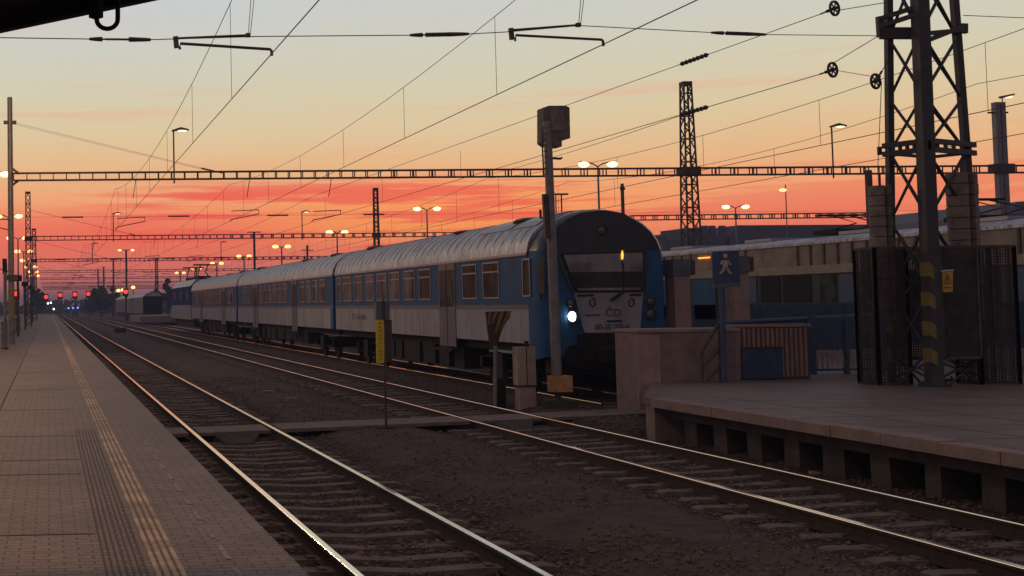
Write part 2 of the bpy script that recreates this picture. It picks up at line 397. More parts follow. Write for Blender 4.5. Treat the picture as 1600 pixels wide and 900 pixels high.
track('railway track under the stopped passenger train with the round nose', 12.70, 27.3, 520, 27.6, 60)
track('railway track under the beige topped train at the right', 24.95, 12, 300, 24, 40)
track('far railway track behind the stopped passenger train', 17.4, 45, 520, 46, 40)

# level crossing walkway between the platforms
WK = mat('walkway_concrete', (.15, .125, .11), .85, 0, .25, 4, .4, 40)
def cr(x): return 22.15 + (x - 1.7) * .255      # slightly skewed line of the path
w = MB()
for a, b in ((1.62, 2.42), (4.14, 7.85), (9.57, 12.0)):
    w.prism([(a, cr(a), -.06), (b, cr(b), -.06), (b, cr(b) + 1.1, -.06), (a, cr(a) + 1.1, -.06)], (0, 0, .06))
w.prism([(2.62, cr(2.62), -.06), (3.93, cr(3.93), -.06), (3.93, cr(3.93) + 1.1, -.06), (2.62, cr(2.62) + 1.1, -.06)], (0, 0, .055))
w.prism([(8.05, cr(8.05), -.06), (9.36, cr(9.36), -.06), (9.36, cr(9.36) + 1.1, -.06), (8.05, cr(8.05) + 1.1, -.06)], (0, 0, .055))
struct('foot_crossing', w, WK)
rm = MB()
for c in (3.275, 8.70):
    y = cr(c) - .01
    rm.add([(c - .42, y, -.012), (c + .42, y, -.012), (c + .24, y - .42, -.16), (c - .24, y - .42, -.16), (c - .42, y, -.2), (c + .42, y, -.2), (c + .24, y - .42, -.2), (c - .24, y - .42, -.2)],
           [(0, 1, 2, 3), (3, 2, 6, 7), (0, 3, 7, 4), (1, 5, 6, 2), (4, 7, 6, 5), (0, 4, 5, 1)])
struct('crossing_ramp', rm, CONCD)

# ------------------------------------------------------------------ platform 1 (left)
PE = 1.594
p = MB().box(-.80, PE, -6, 330, .38, .55)
struct('platform', p, PAVE)
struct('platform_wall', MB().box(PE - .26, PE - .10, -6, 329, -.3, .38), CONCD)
struct('platform_side_paving', MB().box(-9, -.80, -6, 330, .36, .546), PAVER)
struct('platform_edge_line', MB().box(-.815, -.795, -6, 330, .5, .556), CONCD)
TACT = mat('tactile_yellow', (.50, .34, .18), .6, 0, .3, 2.2, .2, 30, var2=(.20, .145, .11))
GRV = mat('groove_dark', (.085, .065, .056), .8, 0, .2, 5)
tl = MB()
for k in range(4): tl.box(.655 + k * .052, .655 + k * .052 + .030, -6, 240, .5, .5575)
struct('platform_tactile_line', tl, TACT)
gv = MB()
for k in range(7): gv.box(.345 + k * .042, .345 + k * .042 + .015, -6, 17.5, .5, .5535)
struct('platform_guide_grooves', gv, GRV)
fd = MB(); y = 3.0
FADE = mat('faded_paint', (.22, .19, .175), .7, 0, .5, 14, var2=(.15, .115, .10))
while y < 16:
    fd.box(1.15, 1.19, y, y + .5, .5, .5545); y += .78
struct('faded_platform_marking', fd, FADE)
sj = MB()
for y in (9.5, 12.9, 14.1, 16.7, 21.0, 26, 33): sj.box(-.79, .33, y, y + .018, .5, .5537)
struct('platform_joints', sj, GRV)

# ------------------------------------------------------------------ platform 2 (right)
e1 = at(1006, 612, 21.9)
SX = 10.2
out = [(SX, 3), (SX, 21.3), (SX + .03, 21.75), (12.1, 25.3), (12.6, 25.69), (23.2, 25.69), (23.2, 3)]
p = MB().prism([(x, y, .43) for x, y in out], (0, 0, .12)); struct('platform_right', p, PAVE2)
struct('platform_right_rear', MB().box(14.9, 23.2, 25.69, 44, .43, .55), PAVE2)
ke = MB(); y = 21.35
while y > 3:
    j = R.uniform(-.012, .012); ke.prism([(SX - .04 + j, y - .985, .41), (SX + .30, y - .985, .41), (SX + .30, y, .41), (SX - .04 + j + R.uniform(-.008, .008), y, .41)], (0, 0, .146 + R.uniform(-.004, .006))); y -= 1.0
struct('platform_right_kerb', ke, CONC)
bl = MB()
y = 21.75
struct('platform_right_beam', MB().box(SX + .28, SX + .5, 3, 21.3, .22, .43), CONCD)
jn = MB(); yy = 20.6
while yy > 4: jn.box(SX + .32, 23, yy, yy + .015, .5, .5525); yy -= 1.5
for xx in (SX + .31, SX + 1.25, SX + 2.7): jn.box(xx, xx + .014, 3.2, 21.2, .5, .5535)
struct('platform_right_joints', jn, GRV)
i = 0
sup = None
while y > 8:
    if i == 0:
        sup = MB().box(SX + .05, SX + .55, y - .36, y - .05, -.3, .425).build('platform_support', CONC)
        tag(sup, 'pale concrete support at the far corner of the right platform', 'platform support', 'concrete supports under the right platform')
    else:
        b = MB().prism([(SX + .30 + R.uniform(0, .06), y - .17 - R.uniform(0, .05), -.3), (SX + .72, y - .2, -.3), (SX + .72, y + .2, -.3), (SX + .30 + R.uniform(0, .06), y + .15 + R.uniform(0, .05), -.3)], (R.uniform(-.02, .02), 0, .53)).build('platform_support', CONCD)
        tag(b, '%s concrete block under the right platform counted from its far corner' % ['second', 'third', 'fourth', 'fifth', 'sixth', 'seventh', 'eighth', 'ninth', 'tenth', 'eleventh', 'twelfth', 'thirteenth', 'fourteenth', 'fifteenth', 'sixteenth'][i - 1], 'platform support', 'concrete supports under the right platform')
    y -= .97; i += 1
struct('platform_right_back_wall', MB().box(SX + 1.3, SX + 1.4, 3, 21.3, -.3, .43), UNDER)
tag(MB().prism([(SX + .22, 17.25, -.2), (SX + .32, 17.2, -.2), (SX + .30, 17.38, -.2), (SX + .24, 17.34, -.2)], (.01, 0, .04)).build('litter', CONCL), 'small pale scrap of litter lying below the right platform edge', 'litter')

# parapet of the underpass stairs
X0 = 12.02
pw = thing('underpass_parapet', 'solid concrete parapet wall of the underpass stairs in front of the train', 'parapet wall', (X0, 25.7, 0))
MB().box(X0, 14.15, 25.72, 26.75, -.3, 1.56).build('wall', CONC, pw)
MB().box(X0 - .03, 14.17, 25.69, 26.78, 1.56, 1.62).build('coping', CONCL, pw)
MB().box(X0 - .02, X0 + .45, 25.68, 25.72, -.3, 1.5).build('end_face', CONCL, pw)

bw = thing('timber_enclosure', 'ribbed timber boarded enclosure with pale coping behind the blue sign post', 'enclosure', (14.2, 25.9, .55))
a = at(1131, 598, 25.95); b = at(1268, 595, 25.95)
ztop = at(1200, 511, 25.95).z
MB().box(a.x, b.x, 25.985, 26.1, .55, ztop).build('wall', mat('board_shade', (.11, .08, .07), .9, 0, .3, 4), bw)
rb = MB(); x = a.x + .03
while x < b.x - .04: rb.box(x, x + .058, 25.935, 25.985, .6, ztop - .02); x += .10
rb.build('rib', BOARD, bw)
MB().box(a.x - .02, b.x + .02, 25.92, 26.14, ztop, ztop + .06).build('coping', CONCL, bw)
q0 = at(1161, 593, 25.9); q1 = at(1222, 542, 25.9)
pn = MB().box(q0.x, q1.x, 25.9, 25.94, max(q0.z, .57), q1.z).build('panel', DBLUE, bw)
MB().box(q0.x - .02, q1.x + .02, 25.885, 25.9, q1.z - .03, q1.z + .01).build('panel_frame', STEEL, pn)

hr = thing('stair_railing', 'dark sloping stair handrail beside the concrete parapet under the blue sign', 'railing', (13.9, 25.4, .55))
P = lambda x, y: at(x, y, 25.35)
MB().tube([P(1098, 600), P(1097, 549)], .022).build('post', STEEL, hr)
MB().tube([P(1126, 600), P(1124, 504)], .026).build('post', STEEL, hr)
MB().tube([P(1095, 551), P(1124, 504), P(1126, 503)], .035).build('handrail', STEEL, hr)
for (u, v) in (((1097, 576), (1125, 546)), ((1102, 598), (1125, 573))): MB().tube([P(*u), P(*v)], .02).build('rail', STEEL, hr)

# blue underpass sign
sg = thing('underpass_sign', 'square dark blue sign with a white walking figure on stairs on a post', 'sign', (at(1130, 600, 25.2).x, 25.2, .55))
P = lambda x, y, d=0: at(x, y, 25.2 + d)
MB().tube([P(1131, 601), P(1128, 448)], .055).build('post', DBLUE, sg)
pl = MB().prism([P(1113, 393), P(1155, 391), P(1157, 448), P(1115, 450)], (0, .04, 0)).build('sign_board', DBLUE, sg)
MB().prism([P(1114, 443, -.012), P(1157, 441, -.012), P(1157, 448, -.012), P(1115, 450, -.012)], (0, .012, 0)).build('board_edge', GREYB, pl)
SIGNW = mat('sign_white', (.42, .42, .44), .5, 0, .15, 9)
f = MB().ball(P(1133.5, 400, -.012), .045, .006, .05)
def seg(mb, p0, p1, w): mb.bar(P(*p0, -.014), P(*p1, -.014), .01, w, ref=(0, 1, 0)) if False else mb.tube([P(*p0, -.012), P(*p1, -.012)], w / 2, 6)
seg(f, (1133, 407), (1133, 418), .11); seg(f, (1130, 407), (1126, 413), .045); seg(f, (1137, 407), (1141, 414), .045)
seg(f, (1132, 418), (1130, 423), .055); seg(f, (1130, 423), (1125, 428), .05); seg(f, (1135, 418), (1138, 424), .055); seg(f, (1138, 424), (1142, 428), .05)
f.build('walking_figure', SIGNW, pl)
s_ = MB()
for k in range(4): s_.tube([P(1122 + k * 7, 440 - k * 3, -.008), P(1129 + k * 7, 440 - k * 3, -.008)], .008, 4)
s_.build('stair_symbol', GREYB, pl)

# beige pillars with grey caps
def pillar(px, lab, by=29.0, w=.37, box=True, topy=405):
    c = at(px, 500, by); r = thing('gate_pillar', lab, 'pillar', (c.x, by, .55), 'beige pillars behind the parapet')
    zt = at(px, topy, by).z
    MB().box(c.x - w / 2, c.x + w / 2, by, by + .45, .3, zt - .38).build('shaft', CONCL, r)
    MB().box(c.x - w / 2 - .03, c.x + w / 2 + .02, by - .03, by + .5, zt - .38, zt).build('cap', GREYB, r)
    MB().box(c.x + w / 2 + .025, c.x + w / 2 + .16, by + .05, by + .35, zt - .36, zt - .02).build('fitting', STEEL, r)
pillar(1068, 'left one of two beige pillars, between the train nose and the blue sign')
pillar(1160, 'right one of two beige pillars, just right of the blue sign', topy=400)

# fence right of the enclosure
fc = thing('metal_fence', 'dark blue metal fence with pale balusters low down, left of the lattice tower', 'fence', (15.6, 27.4, .55))
x0 = at(1268, 500, 27.4).x; x1 = at(1372, 500, 27.4).x
MB().box(x0, x1, 27.36, 27.44, 1.72, 1.79).build('rail', DBLUE, fc); MB().box(x0, x1, 27.37, 27.43, .62, .67).build('rail', DBLUE, fc)
MB().box(x0, x1, 27.385, 27.40, 1.12, 1.68).build('blue_panel', DBLUE, fc)
BALU = mat('baluster_paint', (.28, .27, .30), .6)
bb = MB(); x = x0 + .08
while x < x1: bb.box(x, x + .05, 27.405, 27.425, .67, 1.10); x += .115
bb.build('balusters', BALU, fc)
MB().box(x0, x1, 27.39, 27.42, 1.085, 1.12).build('rail', DBLUE, fc)
for x in (x0, x0 + .75, x1): MB().box(x - .04, x + .04, 27.34, 27.46, .55, 1.84).build('post', DBLUE, fc)
tb = thing('boundary_rail', 'long dark blue tubular barrier running behind the timber enclosure towards the tower', 'barrier', (14.2, 28, .55))
a = at(1132, 505, 28.2); b = at(1380, 492, 28.2)
MB().tube([a, b], .055).build('rail', DBLUE, tb); MB().tube([(a.x, a.y, a.z - .35), (b.x, b.y, a.z - .35)], .03).build('rail', DBLUE, tb)
for k in range(5):
    x = a.x + (b.x - a.x) * k / 4; MB().cyl((x, 28.2), .035, .4, a.z + (b.z - a.z) * k / 4).build('post', DBLUE, tb)

# ------------------------------------------------------------------ coaches
HW = 1.5; XC = 12.70; XL = XC - HW
ZB, ZS, ZR, ZT = 1.23, 2.03, 3.36, 4.34
def arc(c, y, hw=HW, zr=ZR, zt=ZT, n=14, base=None):
    pts = [(c - hw * math.cos(math.pi * i / n) if True else 0, y, zr + (zt - zr) * max(0, math.sin(math.pi * i / n)) ** .95) for i in range(n + 1)]
    return pts
def bogie(mb, c, y):
    mb.box(c - 1.1, c + 1.1, y - 1.5, y + 1.5, .45, .8)
    for s in (-1, 1):
        mb.box(c + s * 1.02 - .08, c + s * 1.02 + .08, y - 1.7, y + 1.7, .5, .78)
        mb.box(c + s * 1.08 - .12, c + s * 1.08 + .12, y - .3, y + .3, .3, .9)
def wheels(par, c, y):
    for e in (-1.25, 1.25):
        for s in (-1, 1):
            MB().tube([(c + s * .72, y + e, .45), (c + s * .84, y + e, .45)], .45, 20).build('wheel', UNDER, par)
GLASSL = mat('glass_painted_reflection', (0.12, 0.125, 0.13), 0.3, 0.0, 0.6, 1.4, spec=.03)  # paler base colour paints a grey reflection into the farther panes
CURT = mat('curtain', (.085, .085, .085), .9, 0, .4, 5, spec=0)
def window(par, X, y0, y1, z0, z1, side=-1, split=.25, rf=True):
    o = .012 * side; t = .035
    fr = MB()
    for (a, b, c, d) in ((y0, y1, z0, z0 + t), (y0, y1, z1 - t, z1), (y0, y0 + t, z0 + t, z1 - t), (y1 - t, y1, z0 + t, z1 - t)):
        fr.box(X + o * 1.6, X, a, b, c, d)
    if split: zs = z1 - (z1 - z0) * split; fr.box(X + o * 1.5, X, y0 + t, y1 - t, zs - .018, zs + .018)
    f = fr.build('window', FRAMEM, par)
    MB().box(X + o * .5, X - o * .4, y0 + t, y1 - t, z0 + t, z1 - t).build('pane', GLASSL if y0 > 37.5 else GLASS, f)
    if R.random() < .5 and split:
        a_ = R.uniform(.1, .5); q0_, q1_ = (y0 + t, y0 + t + (y1 - y0) * a_) if R.random() < .5 else (y1 - t - (y1 - y0) * a_, y1 - t)
        MB().box(X + o * .7, X + o * .5, q0_, q1_, z0 + t, z1 - t - R.choice((0, .3))).build('curtain', CURT, f)
def door(par, X, y0, y1, side=-1):
    d = MB().box(X + .02 * side, X, y0, y1, 1.0, 3.3).build('door', GREYB, par)
    ym = (y0 + y1) / 2
    for a, b in ((y0 + .08, ym - .06), (ym + .06, y1 - .08)):
        MB().box(X + .028 * side, X + .02 * side, a, b, 2.1, 3.12).build('door_window', GLASS, d)
    MB().box(X + .03 * side, X + .02 * side, ym - .012, ym + .012, 1.02, 3.28).build('door_seam', RUBBER, d)
    MB().box(X + .16 * side, X, y0 - .05, y1 + .05, .88, .95).build('step', UNDER, d)

def coach(label, y0, y1, wins, doors, cab=False, group=None):
    r = thing('passenger_coach', label, 'railway coach', (XC, y0, 0), 'coaches of the stopped passenger train')
    yb = 29.45 if cab else y0
    MB().box(XL, XC + HW, yb, y1, ZB, ZS).build('lower_body', WHITE, r)
    MB().box(XL, XC + HW, yb, y1, ZS, ZR).build('upper_body', BLUE, r)
    MB().box(XL - .006, XL, yb, y1, ZS - .002, ZS + .11).build('waist_stripe', GREYB, r)
    A = [arc(XC, yb, HW + .01)] + [arc(XC, yy, HW + .01) for yy in axis(yb, [(y1, 3)])[1:]]
    rf = MB().loft([[(XC - HW - .01, q[0][1], ZR - .02)] + q[1:-1] + [(XC + HW + .01, q[0][1], ZR - .02)] for q in A]).build('roof', ROOF, r, True)
    MB().box(XL - .03, XL - .006, yb, y1, ZR - .06, ZR + .0).build('gutter', FRAMEM, rf)
    # roof ribs
    rr = MB(); yy = yb + .5
    while yy < y1 - .3:
        pp = [Vector(q) + Vector((0, 0, .004)) for q in arc(XC, yy, HW + .012)]
        rr.tube(pp[1:8], .011, 4); yy += .62 if y0 < 40 else 1.1
    rr.build('roof_ribs', ROOF, rf)
    for f_, hh in ((.12, .10), (.36, .07), (.87, .12)):
        yv = yb + (y1 - yb) * f_
        MB().ball((XC - .45, yv, 4.24), .45, .55, hh, 10, 6).build('roof_vent', STEEL, rf)
    ys2_ = yb + 2.2
    while ys2_ < y1 - 1:
        if all(not (a - .1 < ys2_ < b + .1) for a, b in doors): MB().box(XL - .004, XL, ys2_, ys2_ + .018, ZB + .02, ZS - .01).build('panel_seam', GREYB, r)
        ys2_ += 3.1
    u = MB()
    u.box(XC - 1.25, XC + 1.25, yb + .1, y1 - .1, 1.0, ZB)
    rr_ = random.Random(int(y0))
    ya = y0 + 6
    while ya < y1 - 6:
        l = rr_.uniform(.7, 1.9); u.box(XC - 1.3, XC - .6, ya, ya + l, rr_.uniform(.35, .65), 1.02); ya += l + rr_.uniform(.15, .7)
    u.build('underframe', UNDER, r)
    for yq in (y0 + 3.6, y1 - 3.4):
        b_ = MB(); bogie(b_, XC, yq); bo = b_.build('bogie', UNDER, r); wheels(bo, XC, yq)
    for (a, b) in wins: window(r, XL, a, b, 2.30, 3.22, split=.27)
    for (a, b) in doors: door(r, XL, a, b)
    if not cab:
        MB().box(XC - 1.0, XC + 1.0, y0 - .35, y0, 1.2, 3.9).build('gangway', RUBBER, r)
        MB().box(XL - .003, XL + .2, y0 - .02, y0 + .5, ZB, ZR).build('end_panel', BLUE, r)
    return r
def YX(px): return atX(px, 470, XL).y
w1 = [(527.6, 534), (537, 550), (554, 567), (572, 585), (589.6, 605), (609.6, 625), (632, 649), (656, 674), (724, 746), (756, 781)]
c1 = coach('leading blue and white driving coach with round black nose and one lit headlamp', 28.8, 49.5,
           [(YX(b), YX(a)) for a, b in w1], [(YX(712), YX(687))], cab=True)
# dark roof equipment over the cab
roofc = [o for o in c1.children if o.name.startswith('roof')][0]
for (ya, yb_) in ((29.7, 31.2), (31.5, 33.6)):
    mb = MB(); mb.loft([[Vector(q) + Vector((0, 0, .03)) for q in arc(XC, yy, HW)[3:12]] + [Vector(q) for q in arc(XC, yy, HW)[3:12]][::-1] for yy in (ya, yb_)])
    mb.build('roof_hatch', BLACK, roofc)
MB().cyl((XC - .7, 30.6), .03, 4.1, 4.45).build('aerial', STEEL, roofc)
# cab side windows / door
window(c1, XL, YX(830), YX(818), 2.33, 3.22, split=None)
text('ČD  České dráhy', 'side_lettering', .30, mat('print_grey', (.16, .19, .25), .6), c1, (XL - .008, YX(560), 1.74), (math.pi / 2, 0, -math.pi / 2), .002)
# nose
FY = 28.8; FHW = 1.38
def nose_sec(y, hw, zt, zb, n=16):
    pts = [(XC + hw, y, zb)] + [(XC + hw * math.cos(math.pi * i / n), y, (ZR - .24) + (zt - ZR + .24) * max(0, math.sin(math.pi * i / n)) ** .95) for i in range(n + 1)] + [(XC - hw, y, zb)]
    return pts
MB().loft([nose_sec(29.45, HW, ZT - .0, .88), nose_sec(29.15, HW - .02, ZT - .01, .88), nose_sec(28.9, FHW + .08, ZT - .05, .9), nose_sec(FY, FHW, ZT - .10, .95)]).build('nose', BLUE, c1, True)
MB().loft([[(x, y, z + .012) for x, y, z in nose_sec(yy, hw + .006, zt, 3.36)[2:-2]] + [(XC, yy, 3.4)] for yy, hw, zt in ((29.47, HW, ZT), (29.15, HW - .02, ZT - .01), (28.9, FHW + .08, ZT - .05), (28.79, FHW, ZT - .10))]).build('nose_cap', BLACK, c1, True)
P = lambda x, y, d=0: at(x, y, FY - d)
MB().prism([P(871, 400, .03), P(868, 378, .03), P(870, 362, .03), P(881, 345, .03), P(905, 333, .03), P(945, 328, .03), P(975, 333, .03), P(995, 347, .03), P(1007, 368, .03), P(1011, 397, .03), P(1009, 458, .03), P(893, 458, .03), P(877, 420, .03)], (0, .04, 0)).build('face_mask', BLACK, c1)
WS = mat('windscreen_glass', (.15, .145, .15), .08, 0.0, .35, 1.2, spec=1.0)
ws = MB().prism([P(880, 398, .045), P(1005, 394, .045), P(1005, 447, .045), P(999, 453, .045), P(906, 454, .045), P(899, 449, .045)], (0, .015, 0)).build('windscreen', WS, c1)
MB().prism([P(888, 425, .049), P(1004, 424, .049), P(1004, 449, .049), P(899, 450, .049)], (0, .004, 0)).build('dashboard', mat('dash_dark', (.035, .038, .042), .25, spec=.3), ws)
MB().tube([P(879, 397, .05), P(1006, 393, .05), P(1006, 448, .05), P(1000, 454, .05), P(905, 455, .05), P(898, 450, .05), P(879, 397, .05)], .02, 6).build('seal', RUBBER, ws)
MB().prism([P(903, 522, .03), P(1003, 521, .03), P(1003, 575, .03), P(884, 577, .03), P(888, 555, .03), P(902, 545, .03)], (0, .05, 0)).build('coupler_recess', UNDER, c1)
MB().prism([P(971, 394, .07), P(973, 391, .07), P(974.3, 398, .07), P(973.5, 405, .07), P(971, 405, .07)], (0, .01, 0)).build('painted_lamp_reflection', ORANGEREFL, ws)  # glowing patch on the glass, imitates the reflection of an orange lamp
wp = MB().tube([P(973, 408, .07), P(976, 430, .08), P(974, 455, .09)], .012, 6).tube([P(974, 455, .1), P(963, 464, .1), P(955, 469, .1)], .035, 8).build('wiper', RUBBER, ws)
fp = MB().prism([P(897, 458, .04), P(1005, 457, .04), P(1001, 508, .04), P(1000, 519, .04), P(914, 520, .04), P(910, 510, .04)], (0, .05, 0)).build('front_panel', WHITE, c1)
for q in ((902, 928, 461.5), (984, 1003, 460.5)):
    MB().prism([P(q[0], q[2] - 1.5, .052), P(q[1], q[2] - 2, .052), P(q[1], q[2] + 1.5, .052), P(q[0], q[2] + 2, .052)], (0, .012, 0)).build('handle', RUBBER, fp)
for q in (926, 987):
    MB().tube([P(q - 4, 469, .06), P(q - 4, 476, .06), P(q, 479, .06), P(q + 4, 476, .06), P(q + 3, 467, .06), P(q, 466, .06), P(q - 2, 467, .06)], .014, 6).build('socket', RUBBER, fp)
MB().prism([P(948, 500.5, .052), P(972, 500, .052), P(972, 503, .052), P(948, 503.5, .052)], (0, .012, 0)).build('handle', RUBBER, fp)
text('ČD', 'logo', .24, INK, fp, P(958.5, 489, .05))
text('80-30 025-6', 'coach_number', .165, INK, fp, P(957, 510.5, .05))
text('Bfhpvee295', 'type_marking', .075, INK, fp, P(926, 492, .05))
def lampu(px, py, mt, r, nm):
    hs = MB().tube([P(px, py, -.02), P(px, py, .05)], r * 1.35, 18).build('lamp_housing', RUBBER, c1)
    c = P(px, py, .05); MB().ball((c.x, c.y, c.z), r, .03, r, 16, 8).build(nm, mt, hs, True)
lampu(892, 474, LENS, .085, 'signal_lamp'); lampu(895, 494.5, HEADL, .11, 'headlight')
lampu(1017, 472, LENS, .085, 'signal_lamp'); lampu(1017, 491, LENS, .10, 'headlight')
lampu(941, 360, LENS, .09, 'top_headlight')
MB().box(XC - 1.15, XC + 1.15, 28.9, 29.4, .55, 1.2).build('front_skirt', UNDER, c1)
MB().box(XC - .2, XC + .2, 28.4, 28.9, .85, 1.15).build('coupler', UNDER, c1)
for s in (-1, 1): MB().tube([(XC + s * .87, 28.9, 1.02), (XC + s * .87, 28.45, 1.02)], .08, 12).tube([(XC + s * .87, 28.45, 1.02), (XC + s * .87, 28.4, 1.02)], .22, 16).build('buffer', UNDER, c1)
MB().prism([atX(841, 404, XL - .006), atX(851, 403, XL - .006), atX(851, 458, XL - .006), atX(841, 459, XL - .006)], (.01, 0, 0)).build('cab_door_window', GLASS, c1)
mm = at(851, 461, 28.9); MB().box(mm.x - .12, mm.x + .02, 28.85, 28.95, mm.z - .1, mm.z + .14).build('mirror', RUBBER, c1)

def wrow(y0, y1, doors, step=1.38):
    out = []; y = y0 + 1.4
    while y + 1.1 < y1 - 1.0:
        if all(y + 1.05 < a or y > b + .05 for a, b in doors): out.append((y, y + 1.0))
        y += step
    return out
d2 = [(YX(464), YX(456)), (YX(403), YX(395))]
coach('middle blue and white coach, second from the round nose', 49.95, 75.2, wrow(49.95, 75.2, d2), d2)
d3 = [(YX(352), YX(346)), (YX(317), YX(312))]
coach('rear blue and white coach coupled next to the locomotive', 75.65, 99.6, wrow(75.65, 99.6, d3), d3)

lo = thing('electric_locomotive', 'blue and white electric locomotive at the far end of the stopped train', 'locomotive', (XC, 100.4, 0))
MB().box(XL, XC + HW, 100.4, 116, 1.1, 2.25).build('lower_body', WHITE, lo)
MB().box(XL, XC + HW, 100.4, 116, 2.25, 3.75).build('upper_body', mat('loco_blue', (.02, .05, .17), .8, spec=.1), lo)
MB().loft([[(XC - HW, y, 3.75), (XC - 1.0, y, 4.3), (XC + 1.0, y, 4.3), (XC + HW, y, 3.75)] for y in (100.5, 116)]).build('roof', FRAMEM, lo)
MB().box(XC - 1.2, XC + 1.2, 100.6, 115.8, .5, 1.1).build('underframe', UNDER, lo)
MB().box(XC - .5, XC + .5, 103, 113, 4.3, 4.6).build('roof_equipment', UNDER, lo)
for yy in (103.5, 111.5):
    MB().tube([(XC - .5, yy, 4.35), (XC - .3, yy + 1.6, 5.0), (XC - .3, yy - .2, 5.5)], .05).tube([(XC + .5, yy, 4.35), (XC + .3, yy + 1.6, 5.0), (XC + .3, yy - .2, 5.5)], .05).tube([(XC - .9, yy - .2, 5.5), (XC + .9, yy - .2, 5.5)], .06).build('pantograph', UNDER, lo)
for yy in (102, 107, 112): MB().box(XL - .01, XL, yy, yy + 1.4, 2.7, 3.4).build('side_window', GLASS, lo)

# far wagons
for k, (nm, y0) in enumerate((('nearest grey parked wagon far behind the locomotive', 182), ('second grey parked wagon in the distance', 207), ('last grey parked wagon in the distance', 232))):
    wg = thing('parked_wagon', nm, 'wagon', (14.9, y0, 0), 'grey parked wagons far down the line')
    MB().box(13.5, 16.3, y0, y0 + 24, 1.1, 3.5).build('body', mat('wagon_grey', (.17, .17, .18), .7), wg)
    MB().loft([[(13.5, y, 3.5), (14.0, y, 4.0), (14.9, y, 4.25), (15.8, y, 4.0), (16.3, y, 3.5)] for y in (y0, y0 + 24)]).build('roof', ROOF, wg)
    MB().box(13.7, 16.1, y0 + .5, y0 + 23.5, .4, 1.1).build('underframe', UNDER, wg)
    MB().box(13.52, 16.28, y0 - .1, y0 - .003, 1.15, 3.6).build('end_wall', UNDER, wg)
struct('loading_platform', MB().box(11.4, 17, 158, 178, .2, 1.0), CONCL)
WAG = mat('distant_wagon_brown', (.06, .045, .045), .8)
wg = thing('brown_wagon', 'dark brown parked wagon just left of the locomotive', 'wagon', (18, 150, 0))
MB().box(16.9, 20.0, 150, 166, 1.0, 4.0).build('body', WAG, wg); MB().box(17.1, 19.8, 150.5, 165.5, .3, 1.0).build('underframe', UNDER, wg)

# ------------------------------------------------------------------ second train on the right
XT = 23.5
PANELM = mat('beige_panel', (.24, .205, .155), .7, 0, .25, 2.2, .1)
BRIB = mat('rib_brown', (.09, .065, .05), .8)
def car2(label, y0, y1, lit=False):
    r = thing('double_deck_railcar', label, 'railcar', (XT, y0, 0), 'beige topped railcars at the right')
    MB().box(XT, XT + 2.8, y0, y1, .95, 2.02).build('lower_body', mat('railcar_blue', (.018, .038, .085), .7, 0, .3, 2, spec=.2), r)
    MB().box(XT + .03, XT + 2.77, y0, y1, 2.02, 2.96).build('window_band', mat('band_dark', (.014, .018, .03), .5, 0, .3, 2), r)
    MB().box(XT - .04, XT + 2.84, y0, y1, 2.96, 3.22).build('ledge', BEIGE, r)
    MB().box(XT + .02, XT + 2.78, y0, y1, 3.22, 3.86).build('upper_body', PANELM, r)
    rf = MB().loft([[(XT - .03, y, 3.86), (XT - .03, y, 3.94), (XT + .35, y, 4.09), (XT + 1.4, y, 4.17), (XT + 2.4, y, 4.09), (XT + 2.83, y, 3.94), (XT + 2.83, y, 3.86)] for y in (y0, y1)]).build('roof', ROOF, r)
    MB().box(XT - .01, XT + .03, y0, y1, .57, .95).build('skirt', CONC, r)
    v = y0 + .6; q = random.Random(int(y0) + 3)
    while v < y1 - .5:
        MB().box(XT - .015, XT + .02, v, v + .09, 3.22, 3.86).build('panel_rib', BRIB, r); v += q.choice((.68, .68, .7, .68, 3.0))
    v = y0 + .5
    while v < y1 - 2:
        l = q.choice((.8, 1.1, 1.5)); mt_ = q.choice((BLUE, DBLUE, GLASS, UNDER, BLUE, DBLUE))
        MB().box(XT + (0 if mt_ is BLUE else .01), XT + .03, v, v + l, 2.08 if mt_ is not BLUE else 1.5, 2.92).build('window_pane' if mt_ in (GLASS, UNDER) else 'door_leaf', mt_, r); v += l + q.uniform(.15, .5)
    for k in range(5):
        yv = y0 + 2 + k * (y1 - y0 - 4) / 4; MB().box(XT + .5, XT + 1.9, yv - .8, yv + .8, 4.12, 4.22).build('roof_box', FRAMEM, rf)
    return r
tr2 = car2('beige topped blue railcar seen right of the sign and behind the lattice tower', 24.5, 49.5)
tr3 = car2('beige topped blue railcar directly behind the two beige pillars', 50.1, 75)
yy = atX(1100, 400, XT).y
MB().box(XT - .02, XT + .01, yy - .4, yy + .4, 3.68, 3.72).build('painted_reflection_strip', ORANGEREFL, tr3)  # glowing strip painted in for orange light reflected off the car side
def panto(par, X, y, z):
    MB().box(X - .7, X + .7, y - .6, y + .6, z - .08, z + .05).build('pantograph_base', UNDER, par)
    m_ = MB()
    for s in (-.45, .45): m_.tube([(X + s, y + .5, z), (X + s * .7, y - 1.0, z + .2), (X + s * .6, y + .2, z + .5)], .025, 6)
    m_.tube([(X - .7, y + .2, z + .52), (X + .7, y + .2, z + .52)], .03, 6).tube([(X - .7, y + .45, z + .52), (X + .7, y + .45, z + .52)], .025, 6)
    m_.build('pantograph', UNDER, par)
panto(tr2, XT + 1.2, atX(1322, 350, XT + 1.2).y, 4.26); panto(tr2, XT + 1.2, atX(1540, 350, XT + 1.2).y, 4.26)

